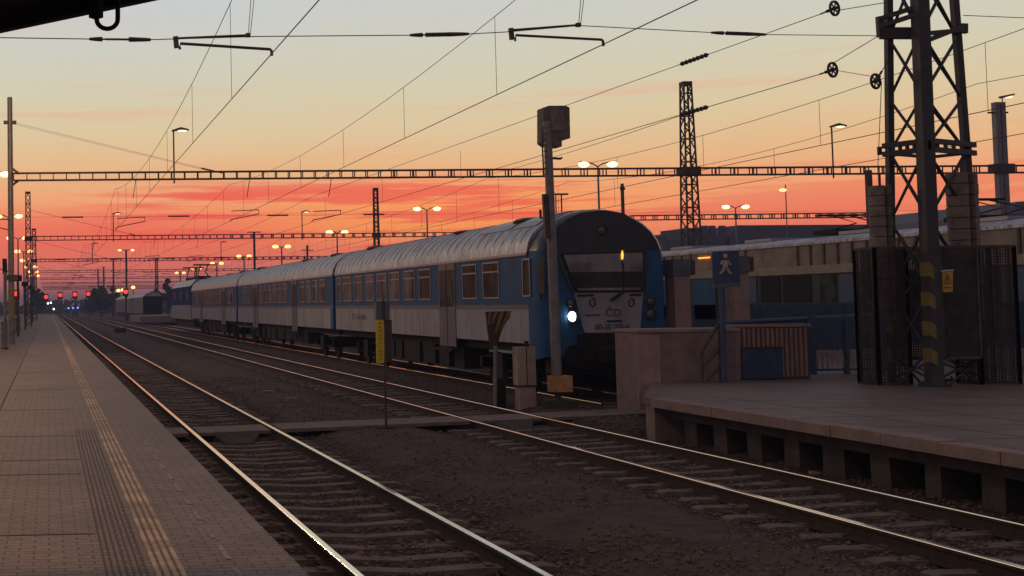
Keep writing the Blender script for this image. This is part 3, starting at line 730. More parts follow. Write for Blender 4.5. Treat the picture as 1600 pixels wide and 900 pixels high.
# ------------------------------------------------------------------ signal and line-side objects
def xz(px, py, Y): return at(px, py, Y)
SY = 26.7; sx = at(872, 620, SY).x
sgn = thing('signal_post', 'tall grey signal mast with a boxy head, in front of the train nose', 'railway signal', (sx, SY, 0))
P = lambda x, y, d=0: at(x, y, SY + d)
MB().tube([P(870.5, 600), P(855, 190)], .105, 14, .085).build('mast', GALV, sgn, True)
hd = MB().prism([P(849, 168), P(858, 165), P(884, 165), P(890, 168), P(891, 216), P(880, 219), P(878, 219), P(878, 229), P(864, 229), P(864, 223), P(857, 228), P(849, 222)], (0, .35, 0)).build('signal_head', mat('signal_grey', (.15, .135, .125), .8, 0, .3, 8, .2), sgn)
MB().prism([P(860, 172, -.03), P(882, 172, -.03), P(883, 204, -.03), P(861, 204, -.03)], (0, .03, 0)).build('rear_cover', mat('signal_cover', (.19, .17, .16), .8, 0, .3, 8, .2), hd)
MB().tube([P(860, 247), P(876, 248), P(878, 246)], .025, 6).build('bracket', STEEL, sgn)
ld = MB()
for d in (-.16,):
    ld.tube([P(846, 198, d), P(850, 277, d)], .018, 5)
    for k in range(9): ld.tube([P(846 + k * .45, 200 + k * 9, d), P(857 + k * .4, 200 + k * 9, 0)], .012, 4)
ld.build('ladder', STEEL, sgn)
MB().prism([P(849, 303, -.12), P(856, 303, -.12), P(861, 372, -.12), P(853, 372, -.12)], (0, .1, 0)).build('cable_box', STEEL, sgn)
MB().box(P(860, 600).x, P(890, 600).x, SY - .17, SY + .17, P(875, 612).z, P(875, 587).z).build('cable_cabinet', ORANGEB, sgn)
MB().cyl((sx, SY), .07, -.2, P(875, 611).z).build('foot', CONCD, sgn)
MB().box(sx - .32, sx + .33, SY - .25, SY + .3, -.25, .04 + .10).build('foundation', CONCD, sgn)
for py in (302, 326, 352, 247): MB().tube([P(861 if py > 300 else 858, py + 2), P(866 if py > 300 else 862, py - 2)], .02, 5).build('climbing_step', STEEL, sgn)

cb = thing('lineside_cabinet', 'narrow beige lineside cabinet standing by the rail left of the signal mast', 'cabinet', (at(824, 625, 26.9).x, 26.9, 0))
P = lambda x, y, d=0: at(x, y, 26.9 + d)
MB().box(P(810, 600).x, P(838, 600).x, 26.9, 27.2, P(820, 602).z, P(820, 542).z).build('body', BEIGE, cb)
MB().box(P(812, 600).x, P(837, 600).x, 26.91, 27.19, -.2, P(820, 604).z).build('plinth', CONCL, cb)
MB().box(P(809, 600).x, P(839, 600).x, 26.88, 27.22, P(820, 604).z, P(820, 602).z).build('band', UNDER, cb)
MB().box(P(823.4, 600).x, P(824.4, 600).x, 26.89, 26.9, P(820, 601).z, P(820, 543).z).build('seam', UNDER, cb)
MB().box(P(825, 600).x, P(829, 600).x, 26.95, 27.05, P(820, 542).z, P(820, 533).z).build('top_fitting', UNDER, cb)

hz = thing('striped_marker', 'yellow and black striped fan-shaped warning marker on a post beside the train', 'warning marker', (at(774, 620, 27.6).x, 27.6, 0))
P = lambda x, y, d=0: at(x, y, 27.6 + d)
MB().prism([P(759, 487), P(799, 486), P(796, 497), P(788, 508), P(783, 520), P(779, 534), P(775, 546), P(769, 546), P(765, 532), P(762, 515), P(761, 500)], (0, .06, 0)).build('board', mat('marker_maroon', (.055, .025, .022), .7), hz)
ys_ = MB()
for a, b, c_, d_ in (((764, 488), (768, 488), (764.5, 508), (762, 505)), ((773, 488), (778, 488), (770, 505), (767.5, 505)), ((782, 488), (787, 488), (776, 520), (773, 520)), ((794, 487), (799, 487), (784, 512), (779, 520))):
    ys_.prism([P(*a, -.012), P(*b, -.012), P(*c_, -.012), P(*d_, -.012)], (0, .012, 0))
ys_.build('stripes', YSTRIPE, hz)
MB().tube([P(774, 540), P(774, 640)], .045, 8).build('post', GALV, hz)
MB().cyl((P(785, 600).x, 27.8), .14, -.1, .55, 12).build('foot_block', UNDER, hz)

YY = 22.9
yp = thing('yellow_notice_post', 'thin post with a tall narrow yellow notice strip between the two tracks', 'sign post', (at(604, 668, YY).x, YY, 0))
P = lambda x, y, d=0: at(x, y, YY + d)
MB().tube([P(603.5, 669), P(599, 468)], .022, 8).build('post', STEEL, yp)
MB().prism([P(588, 472), P(609, 472), P(609, 500), P(588, 500)], (0, .1, 0)).build('grey_box', GREYB, yp)
MB().prism([P(602, 500, .02), P(612, 500, .02), P(613, 565, .02), P(604, 565, .02)], (0, .08, 0)).build('rear_box', CONCD, yp)
yb_ = MB().prism([P(587.5, 500, -.02), P(600, 500, -.02), P(600.5, 567, -.02), P(588.5, 568, -.02)], (0, .03, 0)).build('notice_board', YELLOW, yp)
for k, s in enumerate('KONEC VLAKU'.replace(' ', '')):
    text(s, 'notice_letter', .058, INK, yb_, P(593.6 + k * .09, 505 + k * 6.2, -.024), (math.pi / 2, math.pi / 2, 0), .002)

# ------------------------------------------------------------------ lattice helpers
def lattice(mb, base, top, wb, wt, step, t, n=4, xb=True):
    """square lattice column between two centre points; widths wb (foot) and wt (head)"""
    b = Vector(base); tp = Vector(top); H = (tp - b).length
    cs = [(-1, -1), (1, -1), (1, 1), (-1, 1)]
    def pt(k, z): f = z / H; w = (wb + (wt - wb) * f) / 2; c = b.lerp(tp, f); return c + Vector((cs[k][0] * w, cs[k][1] * w, 0))
    for k in range(4): mb.bar(pt(k, 0), pt(k, H), t * 1.5)
    nseg = max(2, round(H / step))
    for i in range(nseg):
        z0, z1 = H * i / nseg, H * (i + 1) / nseg
        for k in range(4):
            a, c = pt(k, z0 if i % 2 else z1), pt((k + 1) % 4, z1 if i % 2 else z0); mb.bar(a, c, t)
            if i % 2 == 0 and xb: mb.bar(pt(k, z0), pt((k + 1) % 4, z0), t)
    return mb
def gantry_beam(mb, x0, x1, Y, z, h=.34, step=.62, t=.055, z2=None):
    z2 = z if z2 is None else z2
    for dy in (-.18, .18):
        for dz_ in (0, h): mb.bar((x0, Y + dy, z + dz_), (x1, Y + dy, z2 + dz_), t)
    xs_ = []; x = x0
    while x <= x1:
        if x < 16 or step > 1: xs_.append(x); x += step
        else: xs_ += [x, x + .16]; x += .92
    for x in xs_:
        zz_ = z + (z2 - z) * (x - x0) / (x1 - x0)
        for dy in (-.18, .18): mb.bar((x, Y + dy, zz_), (x, Y + dy, zz_ + h), t * .8)
        mb.bar((x, Y - .18, zz_ + h), (x, Y + .18, zz_ + h), t * .7)
    return mb
ordn = ['nearest', 'second nearest', 'third nearest', 'fourth nearest', 'fifth nearest', 'sixth nearest', 'seventh nearest', 'eighth nearest', 'ninth nearest', 'tenth nearest', 'eleventh nearest']
# gantries across the tracks
GY = [60 + 54 * k for k in range(8)]
GZ = 8.18
for k, Y in enumerate(GY):
    x0, x1 = -1.55, (50 if k == 0 else 46)
    g_ = thing('catenary_gantry', ('%s slim lattice gantry beam spanning all the tracks' % ordn[k]), 'gantry', (x0, Y, GZ), 'catenary gantries over the tracks')
    mb = gantry_beam(MB(), x0, x1, Y, GZ, .34, .62 if k < 3 else 1.4, .055 + .012 * k)
    mb.build('beam', STEEL, g_)
    hz_ = MB()
    for X in (3.3, 8.7, 12.6):
        MB().bar((X + .9, Y, GZ), (X + .75, Y, GZ - .9), .03).build('hanger', STEEL, g_)
    if k < 5:
        for X, zc in ((3.3, 5.85), (8.7, 6.15), (12.6, 6.1)):
            arm = MB().tube([(X - .1, Y, zc), (X + .0, Y, zc + .10), (X + 1.3, Y, zc + .35), (X + 1.3, Y, zc + .55)], .022 + .006 * k, 6).tube([(X - 0, Y, zc + .5), (X + 1.3, Y, zc + .55)], .02 + .006 * k, 6)
            arm.build('registration_arm', STEEL, g_)
        MB().tube([(x0, Y, 6.45), (x1 if k else 44, Y, 6.38)], .007 + .004 * k, 4).build('span_wire', STEEL, g_)
        for X in (1.2, 6.2, 10.9, 15.5): MB().tube([(X - .5, Y, 6.43), (X + .5, Y, 6.43)], .035 + .004 * k, 6).build('insulator', STEEL, g_)
        # stay wires from the left mast head
        za = 10.95
        MB().tube([(x0 - .1, Y, za), (8.2, Y, GZ + .3)], .009 + .004 * k, 4).tube([(x0 - .1, Y, za - .08), (7.6, Y, GZ + .4)], .008, 4).tube([(7.3, Y, GZ + .52), (8.3, Y, GZ + .28)], .035, 6).build('stay_wire', STEEL, g_)
    if k == 0:
        pass
# masts
def mast_lat(name_label, X, Y, zt, wb, wt, t=.05, clampz=GZ, zb=0):
    r = thing('lattice_mast', name_label, 'mast', (X, Y, zb), 'lattice catenary masts')
    lattice(MB(), (X, Y, zb), (X, Y, zt), wb, wt, .55, t).build('lattice', STEEL, r)
    MB().box(X - wt / 2 - .04, X + wt / 2 + .04, Y - wt / 2 - .04, Y + wt / 2 + .04, zt - .18, zt).build('cap', STEEL, r)
    w_ = (wb + wt) / 2
    MB().box(X - w_ / 2 - .14, X + w_ / 2 + .14, Y - w_ / 2 - .06, Y + w_ / 2 + .06, clampz - .02, clampz + .38).build('clamp', STEEL, r)
    return r
a = at(1076, 268, 60)
mast_lat('slim tapering lattice mast rising behind the nose of the train at right', a.x, 60.0, at(1072, 128, 60).z, .82, .36, .045)
a = at(590, 368, 114)
mast_lat('lattice mast standing above the roof of the leading coach', a.x, 114.4, at(590, 293, 114).z, .5, .34, .06)
mast_lat('lattice mast on the left platform behind the striped pole', -1.7, 114.3, at(45, 299, 114).z, .5, .38, .06, zb=.5)
mast_lat('smaller lattice mast on the left platform behind the first one', -1.75, 168.3, at(52, 357, 168).z, .6, .45, .08, zb=.5)
mast_lat('lattice mast left of the locomotive behind the parked wagons', at(245, 440, 276).x, 276.4, at(245, 404, 276).z, .6, .5, .10, clampz=7)
# left tubular pole
lp = thing('gantry_pole', 'thick grey pole with yellow black striped foot carrying the nearest gantry at far left', 'pole', (-1.7, 60, .55))
MB().cyl((-1.70, 60), .15, .45, at(18, 152, 60).z, 14, .12).build('pole', GALV, lp, True)
ms = MB()
for k in range(4): ms.cyl((-1.70, 60), .156, 1.55 + k * .42, 1.55 + k * .42 + .24, 14)
ms.build('yellow_bands', YSTRIPE, lp)
MB().bar((-1.65, 60, GZ - .25), (-1.3, 60, GZ + .02), .1).bar((-1.65, 60, GZ + .6), (-1.3, 60, GZ + .32), .1).build('bracket', STEEL, lp)
MB().box(-2.0, -1.4, 59.9, 60.1, 10.85, 11.0).build('wire_clamp', STEEL, lp)
MB().tube([(-1.8, 60, 6.35), (-6, 60, 6.5)], .03, 5).tube([(-1.8, 60, 5.85), (-6, 60, 7.0)], .025, 5).tube([(-1.8, 60, 3.9), (-6, 60, 5.3)], .025, 5).build('side_arm', STEEL, lp)
MB().box(-2.0, -1.4, 59.8, 60.2, 3.5, 3.75).build('small_sign', STEEL, lp)
# right double pole
rp = thing('gantry_pole', 'stout twin steel pole behind the lattice tower with a lamp on top', 'pole', (at(1567, 330, 60).x, 60, 0))
X = at(1565, 268, 60).x; zt = at(1562, 160, 60).z
MB().box(X - .26, X - .03, 59.85, 60.15, 0, zt).box(X + .03, X + .26, 59.87, 60.13, 0, zt - .0).build('pole', GALV, rp)
MB().box(X - .5, X + .5, 59.75, 60.25, GZ - .02, GZ + .42).build('clamp', STEEL, rp)
MB().bar((X - .55, 60, zt - .5), (X + .45, 60, zt - .5), .08).build('cross_arm', STEEL, rp)
MB().tube([(X + .2, 60, zt - .2), (X + .2, 60, zt + .3), (X + .7, 60, zt + .32)], .03, 6).build('lamp_arm', STEEL, rp)
l_ = MB().prism([(X + .1, 59.9, zt + .3), (X + .75, 59.9, zt + .42), (X + .8, 59.9, zt + .36), (X + .2, 59.9, zt + .2)], (0, .25, 0)).build('lamp_head', GALV, rp)
MB().ball((X + .5, 60, zt + .27), .25, .1, .06).build('lamp_glass', DIML, l_)
mp_ = thing('slim_pole', 'slim dark pole just left of the weight stack on the gantry line', 'pole', (at(1358, 300, 59).x, 59, 0))
MB().box(at(1358, 300, 59).x - .12, at(1358, 300, 59).x + .12, 58.9, 59.1, 0, at(1358, 266, 59).z).build('pole', STEEL, mp_)

# thin masts further away
for px, ty, Y, lb in ((397, 362, 168.5, 'dark mast with a small lamp bracket above the middle coach'), (197, 390, 222.5, 'thin mast with two small lamps left of the parked wagons'), (177, 405, 276.5, 'thin forked mast above the far trees'),
                      (162, 417, 330.5, 'very thin distant mast left of the forked one'), (153, 420, 384.5, 'faint distant mast farthest left of the group'), (480, 383, 190, 'short mast with crossbars between the middle coach lamps'),
                      (564, 300, 0, '')):
    if not Y: continue
    c = at(px, ty, Y); r = thing('thin_mast', lb, 'mast', (c.x, Y, 0), 'thin masts far down the line')
    MB().cyl((c.x, Y), .10 + Y * .0003, 0, c.z, 8).build('pole', STEEL, r)
    MB().box(c.x - .9, c.x + .9, Y - .1, Y + .1, c.z - .12 - (.7 if px in (480,) else 0), c.z - (.7 if px in (480,) else 0)).build('crossbar', STEEL, r)
    if px == 197:
        for s in (-1, 1): MB().ball((c.x + s * 1.1, Y, c.z - .1), .35, .2, .16).build('lamp', LAMP, r)
c = at(972, 287, 100); r = thing('thin_mast', 'short dark mast just right of the twin lamp behind the train nose', 'mast', (c.x, 100, 0), 'thin masts far down the line')
MB().box(c.x - .1, c.x + .1, 99.9, 100.1, 0, c.z).build('pole', STEEL, r); MB().box(c.x - .15, c.x + .2, 99.9, 100.1, c.z - .5, c.z - .3).build('crossbar', STEEL, r)

# second gantry height at right (far one behind the signs)
g_ = thing('catenary_gantry', 'distant gantry beam crossing low over the dark building at right', 'gantry', (42, 96, 8.2), 'catenary gantries over the tracks')
a = at(985, 341, 96); b = at(1375, 336, 96)
gantry_beam(MB(), a.x, b.x, 96, a.z - .15, .34, .75, .07, b.z - .15).build('beam', STEEL, g_)

# ------------------------------------------------------------------ big lattice tower
TY = 23.9
Zb = .55
def TP(px, py, d=0): return at(px, py, TY + d)
def line(p0, p1):                # leg through two photo points, extended above the frame
    return lambda z: p0 + (p1 - p0) * ((z - p0.z) / (p1.z - p0.z))
LL = line(TP(1394, 607), TP(1388, 0)); RR = line(TP(1538, 607), TP(1491, 0))
NN = line(TP(1461, 612, -.75), TP(1437, 0, -.55)); FF = line(TP(1470, 600, .75), TP(1441, 0, .55))
ZTOP = 13.0
tw = thing('catenary_tower', 'massive dark lattice tower with yellow striped legs on the right platform', 'lattice tower', (LL(Zb).x + .8, TY, Zb))
for fn, w_ in ((LL, .115), (NN, .225), (RR, .12), (FF, .09)):
    MB().bar(fn(Zb), fn(ZTOP), w_, w_).build('leg', MASTP, tw)
br = MB()
lv = [Zb + .1]
z = Zb + .1
for zpx in (560, 455, 345, 238, 155, 60, -45, -170, -300): lv.append(TP(1440, zpx).z)
for i in range(len(lv) - 1):
    z0, z1 = lv[i], lv[i + 1]
    for A, B in ((LL, NN), (NN, RR)):
        br.bar(A(z0), B(z1), .055, .03); br.bar(B(z0), A(z1), .055, .03)
    for A, B in ((RR, FF), (FF, LL)):
        br.bar(A(z0), B(z1), .03, .02)
br.build('bracing', MASTP, tw)
def ring(z, h, e=.2, dz2=0):
    m_ = MB()
    for A, B in ((LL, NN), (NN, RR)):
        a, b = A(z), B(z); d = (b - a).normalized() * e
        for k in (0, 1): m_.bar(a - (d if A is LL else -d * .2) + Vector((0, -.1, k * h)), b + (d if B is RR else -d * .2) + Vector((0, -.1, k * h)), .06, .10)
        n_ = 5
        for k in range(n_ + 1): p_ = a.lerp(b, k / n_) + Vector((0, -.1, 0)); m_.bar(p_, p_ + Vector((0, 0, h)), .05)
        m_.bar(a - d, a - d + Vector((0, 0, h)), .06) if A is LL else None
    for A, B in ((RR, FF), (FF, LL)): m_.bar(A(z), B(z), .04, .06)
    return m_
ring(TP(1440, 240).z, .16).build('lower_collar', MASTP, tw)
for fn in (LL, NN, RR, FF):
    p_ = fn(Zb); ft = MB().box(p_.x - .19, p_.x + .19, p_.y - .19, p_.y + .19, Zb - .02, Zb + .05).build('foot_plate', MASTP, tw)
    for a_ in (-.13, .13):
        for b_ in (-.13, .13): MB().cyl((p_.x + a_, p_.y + b_), .02, Zb + .05, Zb + .1, 6).build('bolt', MASTP, ft)
for (xa, ya, xb, yb3) in ((1405, 600, 1440, 560), (1405, 560, 1440, 600), (1480, 605, 1532, 556), (1480, 556, 1532, 605), (1405, 470, 1445, 420), (1405, 420, 1445, 470)):
    MB().bar(TP(xa, ya, -.3), TP(xb, yb3, -.3 if xa % 10 else -.33), .06, .02).build('brace', MASTP, tw)
# heavy arms of the collar at the top of the frame
q = MB()
q.bar(TP(1375, 52, -.1), TP(1432, 52, -.3), .1, .22).bar(TP(1373, 30, -.1), TP(1440, 8, -.6), .08, .08).bar(TP(1373, 42, -.1), TP(1440, 20, -.6), .08, .08)
q.bar(TP(1452, 62, -.5), TP(1508, 40, -.05), .08, .08).bar(TP(1450, 52, -.5), TP(1506, 47, -.05), .08, .08).bar(TP(1374, 26, -.1), TP(1376, 58, -.1), .1, .1).bar(TP(1506, 37, -.05), TP(1506, 52, -.05), .12, .08)
q.build('collar_arms', MASTP, tw)
# hazard stripes
for fn, w_, sp_ in ((LL, .122, (0.8, 1.35, 1.95, 2.45)), (NN, .232, (.8, 1.3, 1.85, 2.4))):
    for z in sp_:
        hs = MB()
        z += .1; p_ = fn(z); u_ = w_ / 2
        for zz_ in (0,):
            hs.add([p_ + Vector((-u_ - .004, -u_ - .008, .1)), p_ + Vector((-u_ * .1, -u_ - .008, .02)), p_ + Vector((-u_ * .1, -u_ - .008, .28)), p_ + Vector((-u_ - .004, -u_ - .008, .36)),
                    p_ + Vector((-u_ - .004, u_, .1)), p_ + Vector((-u_ * .1, u_ * .9, .02)), p_ + Vector((-u_ * .1, u_ * .9, .28)), p_ + Vector((-u_ - .004, u_, .36))],
                   [(0, 1, 2, 3), (4, 7, 6, 5), (0, 4, 5, 1), (3, 2, 6, 7), (0, 3, 7, 4), (1, 5, 6, 2)])
        hs.build('hazard_stripe', YSTRIPE, tw)
def mesh_panel(mb, a, b, z0, z1, sp=.040, t=.015):
    a = Vector(a); b = Vector(b); d = b - a; n = max(1, int(d.length / sp))
    for k in range(n + 1):
        p_ = a + d * k / n; mb.bar((p_.x, p_.y, z0), (p_.x, p_.y, z1), t)
    z = z0
    while z <= z1: mb.bar((a.x, a.y, z), (b.x, b.y, z), t); z += sp
    for p_ in (a, b): mb.bar((p_.x, p_.y, z0), (p_.x, p_.y, z1), .05)
    for z in (z0, z1): mb.bar((a.x, a.y, z), (b.x, b.y, z), .05)
def cage(lb, x0, x1, y0, y1, z0, z1):
    c = thing('weight_cage', lb, 'mesh cage', ((x0 + x1) / 2, y0, z0), 'mesh cages round the tension weights')
    for (a, b) in (((x0, y0), (x1, y0)), ((x0, y1), (x1, y1)), ((x0, y0), (x0, y1)), ((x1, y0), (x1, y1))):
        m_ = MB(); mesh_panel(m_, (*a, 0), (*b, 0), z0, z1, .055, .013); m_.build('mesh_panel', STEEL, c)
    return c
zc1 = TP(1400, 388).z
cage('dark mesh cage at the left side of the lattice tower foot', TP(1357, 500).x, TP(1406, 500).x, TY - .25, TY + .35, Zb + .02, zc1)
cage('dark mesh cage at the right side of the lattice tower foot', TP(1504, 500).x, TP(1562, 500).x, TY - .45, TY + .2, Zb, zc1)
gp = thing('mesh_guard', 'dark mesh guard panel between the legs of the lattice tower', 'mesh guard', (TP(1460, 500).x, TY, TP(1460, 560).z))
m_ = MB(); mesh_panel(m_, (TP(1408, 500).x, TY, 0), (TP(1516, 500).x, TY, 0), TP(1440, 560).z, zc1, .045, .016); m_.build('mesh_panel', STEEL, gp)
m_ = MB(); mesh_panel(m_, (TP(1472, 500, -.55).x, TY - .55, 0), (TP(1530, 500, -.55).x, TY - .55, 0), TP(1440, 560, -.55).z, TP(1440, 386, -.55).z, .04, .017); m_.build('mesh_panel', STEEL, gp)
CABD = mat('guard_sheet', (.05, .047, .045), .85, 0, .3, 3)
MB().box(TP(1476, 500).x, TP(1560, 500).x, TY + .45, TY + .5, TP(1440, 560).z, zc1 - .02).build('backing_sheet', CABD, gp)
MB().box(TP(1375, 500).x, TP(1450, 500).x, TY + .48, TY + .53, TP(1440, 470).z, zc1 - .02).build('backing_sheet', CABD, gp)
WGT = mat('weight_concrete', (.19, .165, .145), .9, 0, .25, 5, .4)
def stack(lb, px, py0, py1, r, d, n):
    c = TP(px, (py0 + py1) / 2, d); z1, z0 = TP(px, py0, d).z, TP(px, py1, d).z; H = (z1 - z0) / n
    t = thing('tension_weights', lb, 'weight stack', (c.x, TY + d, z0), 'tension weight stacks on the tower')
    for k in range(n):
        w_ = MB(); a_ = r * (.97 + .03 * (k % 2))
        ang = [math.radians(258 + x * 336 / 20) for x in range(21)]
        pts = [(c.x + a_ * math.cos(math.radians(-102 + 0) + q * 0), 0, 0) for q in (0,)]
        ring_ = [(c.x + a_ * math.cos(math.radians(-78) + math.radians(336) * j / 20), TY + d + a_ * math.sin(math.radians(-78) + math.radians(336) * j / 20), z0 + k * H + .008) for j in range(21)] + [(c.x, TY + d, z0 + k * H + .008)]
        w_.prism(ring_, (0, 0, H - .016)).build('weight', WGT, t)
    MB().tube([(c.x, TY + d, z0), (c.x, TY + d, z1 + .25)], .025, 6).build('rod', STEEL, t)
    return c, z1
cl, zl = stack('left round concrete weight stack hanging beside the lattice tower', 1379, 290, 500, .21, .1, 13)
cr_, zr_ = stack('right round concrete weight stack hanging at the lattice tower', 1507, 270, 500, .27, -.1, 13)
# yellow warning plate
ys2 = thing('warning_plate', 'small yellow warning plate with a dark symbol on the tower mesh', 'sign', (TP(1480, 437).x, TY - .62, TP(1480, 457).z))
P = lambda x, y, d=0: at(x, y, TY - .62 + d)
MB().prism([P(1472, 424), P(1489, 423), P(1489, 456), P(1473, 457)], (0, .03, 0)).build('plate', mat('plate_yellow', (.55, .36, .05), .5, 0, .1, 8), ys2)
MB().prism([P(1471, 422), P(1490, 421), P(1490, 424), P(1471, 425)], (0, .02, 0)).build('plate_frame', WHITEP, ys2)
WR = mat('print_red', (.30, .12, .02), .6)
MB().prism([P(1481, 427, -.01), P(1486, 439, -.01), P(1476, 439, -.01)], (0, .01, 0)).build('triangle_symbol', WR, ys2)
MB().box(P(1475, 441).x, P(1487, 441).x, TY - .632, TY - .62, P(1480, 443.5).z, P(1480, 441.5).z).box(P(1475, 441).x, P(1487, 441).x, TY - .632, TY - .62, P(1480, 450).z, P(1480, 448).z).build('printed_lines', WR, ys2)

# pulleys
def pulley(lb, px, py, d, armdir):
    c = TP(px, py, d); r = thing('tension_pulley', lb, 'pulley', (c.x, c.y, c.z), 'spoked tension pulleys')
    n = Vector((.40, -.917, 0)).normalized(); u = Vector((.917, .40, 0)).normalized(); v = Vector((0, 0, 1)); R_ = .135
    m_ = MB(); m_.tube([c + (u * math.cos(a) + v * math.sin(a)) * R_ for a in [2 * math.pi * k / 20 for k in range(21)]], .026, 6)
    for k in range(6): a = math.pi * k / 3 + .3; m_.tube([c, c + (u * math.cos(a) + v * math.sin(a)) * R_], .014, 5)
    m_.tube([c - n * .04, c + n * .04], .035, 8); m_.build('wheel', STEEL, r)
    e = TP(px + armdir[0], py + armdir[1], d); MB().bar(c, c.lerp(e, .55), .06).bar(c.lerp(e, .5), e, .03).build('fork', STEEL, r)
    return c, e
p1, e1_ = pulley('upper spoked pulley wheel at the top edge of the sky', 1304, 13, .2, (-22, 9))
p2, e2_ = pulley('middle spoked pulley wheel on the lower wire left of the tower', 1301, 109, .2, (-20, 7))
p3, e3_ = pulley('spoked pulley wheel close against the left leg of the tower', 1368, 127, -.1, (10, -16))

# ------------------------------------------------------------------ overhead wires
def sagline(p0, p1, n=12, sag=0.0):
    p0 = Vector(p0); p1 = Vector(p1); return [p0.lerp(p1, i / n) - Vector((0, 0, 4 * sag * (i / n) * (1 - i / n))) for i in range(n + 1)]
WIRE = mat('wire_bronze', (.055, .05, .05), .7, .2)
def ctn(lb, X, zc, zm_s, zm_m, y0, first, dstep, X0=None, rr=.0085, ymax=440, parity=0):
    r = thing('overhead_line', lb, 'overhead line', (X, y0, zc), 'overhead contact lines')
    MB().tube([(X, y0, zc), (X, 60, zc), (X, ymax, zc)], rr, 6).build('contact_wire', WIRE, r)
    sup_ = [first] + [g_y for g_y in GY if g_y > first + 5 and g_y <= ymax]
    if y0 < first: sup_ = [first - 54] + sup_
    pts = []
    for a, b in zip(sup_[:-1], sup_[1:]):
        for i in range(14):
            f_ = i / 14; pts.append((X, a + (b - a) * f_, zm_m + (zm_s - zm_m) * (2 * f_ - 1) ** 2))
    pts.append((X, sup_[-1], zm_s)); pts = [p_ for p_ in pts if p_[1] >= y0]
    MB().tube(pts, rr * .85, 5).build('messenger_wire', WIRE, r)
    def zm(y):
        for a, b in zip(sup_[:-1], sup_[1:]):
            if a <= y <= b: return zm_m + (zm_s - zm_m) * (2 * (y - a) / (b - a) - 1) ** 2
        return zm_s
    y = first + 3.5
    while y < min(ymax, 170):
        MB().tube([(X, y, zc), (X, y, zm(y))], .0045 + y * .00004, 4).build('dropper', WIRE, r)
        for zz_ in (zc, zm(y)): pass
        y += dstep
    return r
ctn('contact line above the near track with its droppers, at left', 3.23, 5.80, 7.75, 6.85, 2, 18.5, 6.0)
ctn('contact line above the second track, crossing the centre of the sky', 8.63, 6.18, 7.9, 7.25, 3, 20.5, 6.35)
# track three lines to the pulleys
r = thing('overhead_line', 'pair of wires above the stopped train running up to the two pulley wheels', 'overhead line', (12.6, 24, 6), 'overhead contact lines')
def ins(a, b, f0, f1, n=7):
    m_ = MB(); a = Vector(a); b = Vector(b); d = b - a
    m_.tube([a + d * f0, a + d * f1], .03, 8)
    for k in range(n): q = a + d * (f0 + (f1 - f0) * (k + .5) / n); m_.tube([q - d.normalized() * .012, q + d.normalized() * .012], .055, 8)
    return m_
g60m = Vector((12.4, 114, 7.2)); g60c = Vector((12.6, 114, 6.1))
def yat(px, py, X0, P1, P0):      # point on the horizontal run between P0 (far) and P1 (near) seen at px
    best = None
    for i in range(400):
        q = P0.lerp(P1, i / 399); d = q - EYE; x = CX + F * d.dot(rt) / d.dot(fw)
        if best is None or abs(x - px) < best[0]: best = (abs(x - px), q)
    return best[1]
mA = sagline(g60m, (12.55, 60, 7.3), 6, .3) + sagline((12.55, 60, 7.3), e1_, 14, 0)[1:]
MB().tube(mA, .0085, 5).build('messenger_wire', WIRE, r)
cA = [g60c, Vector((12.6, 60, 6.1)), Vector((12.7, 45, 6.1)), e2_]
MB().tube(sagline(cA[0], cA[1], 2) + sagline(cA[1], e2_, 12, 0)[1:], .0085, 5).build('contact_wire', WIRE, r)
MB().tube(sagline((21.0, 60, GZ + .1), e2_.lerp(Vector((12.6, 60, 6.1)), .12), 10, .1), .008, 5).build('contact_wire', WIRE, r)
ins(e1_, (12.55, 60, 7.3), .105, .135).build('insulator', STEEL, r)
ins(e2_, (12.6, 60, 6.1), .105, .135).build('insulator', STEEL, r)
for i in range(8):
    a = Vector((12.6, 60, 6.1)).lerp(e2_, (i + .5) / 9); b = Vector((12.55, 60, 7.3)).lerp(e1_, (i + .5) / 9)
    if i in (0, 2, 4): MB().tube([a, (a.x, a.y, b.z - .25)], .006, 4).build('dropper', WIRE, r)
tp0 = TP(1374, 55); MB().tube([p2 + Vector((0, 0, .12)), tp0], .008, 5).tube([p2, p3 + Vector((-.1, 0, .1))], .006, 5).tube([p1 + Vector((0, 0, -.05)), TP(1384, 4)], .008, 5).tube([e3_, TP(1389, 92)], .008, 5).build('tension_wire', WIRE, r)
MB().tube([p3 + Vector((.12, 0, 0)), (cl.x - .1, TY, zl + .2)], .007, 5).build('weight_wire', WIRE, r)
# lines of the far track at right
ctn('high contact line crossing behind the lattice tower at right', 21.0, 6.35, 8.1, 7.45, 14, 24, 6.2, ymax=230, rr=.010)
ctn('faint contact line over the beige topped railcars at far right', 24.95, 6.35, 7.9, 7.3, 20, 33, 6.2, ymax=230, rr=.010)
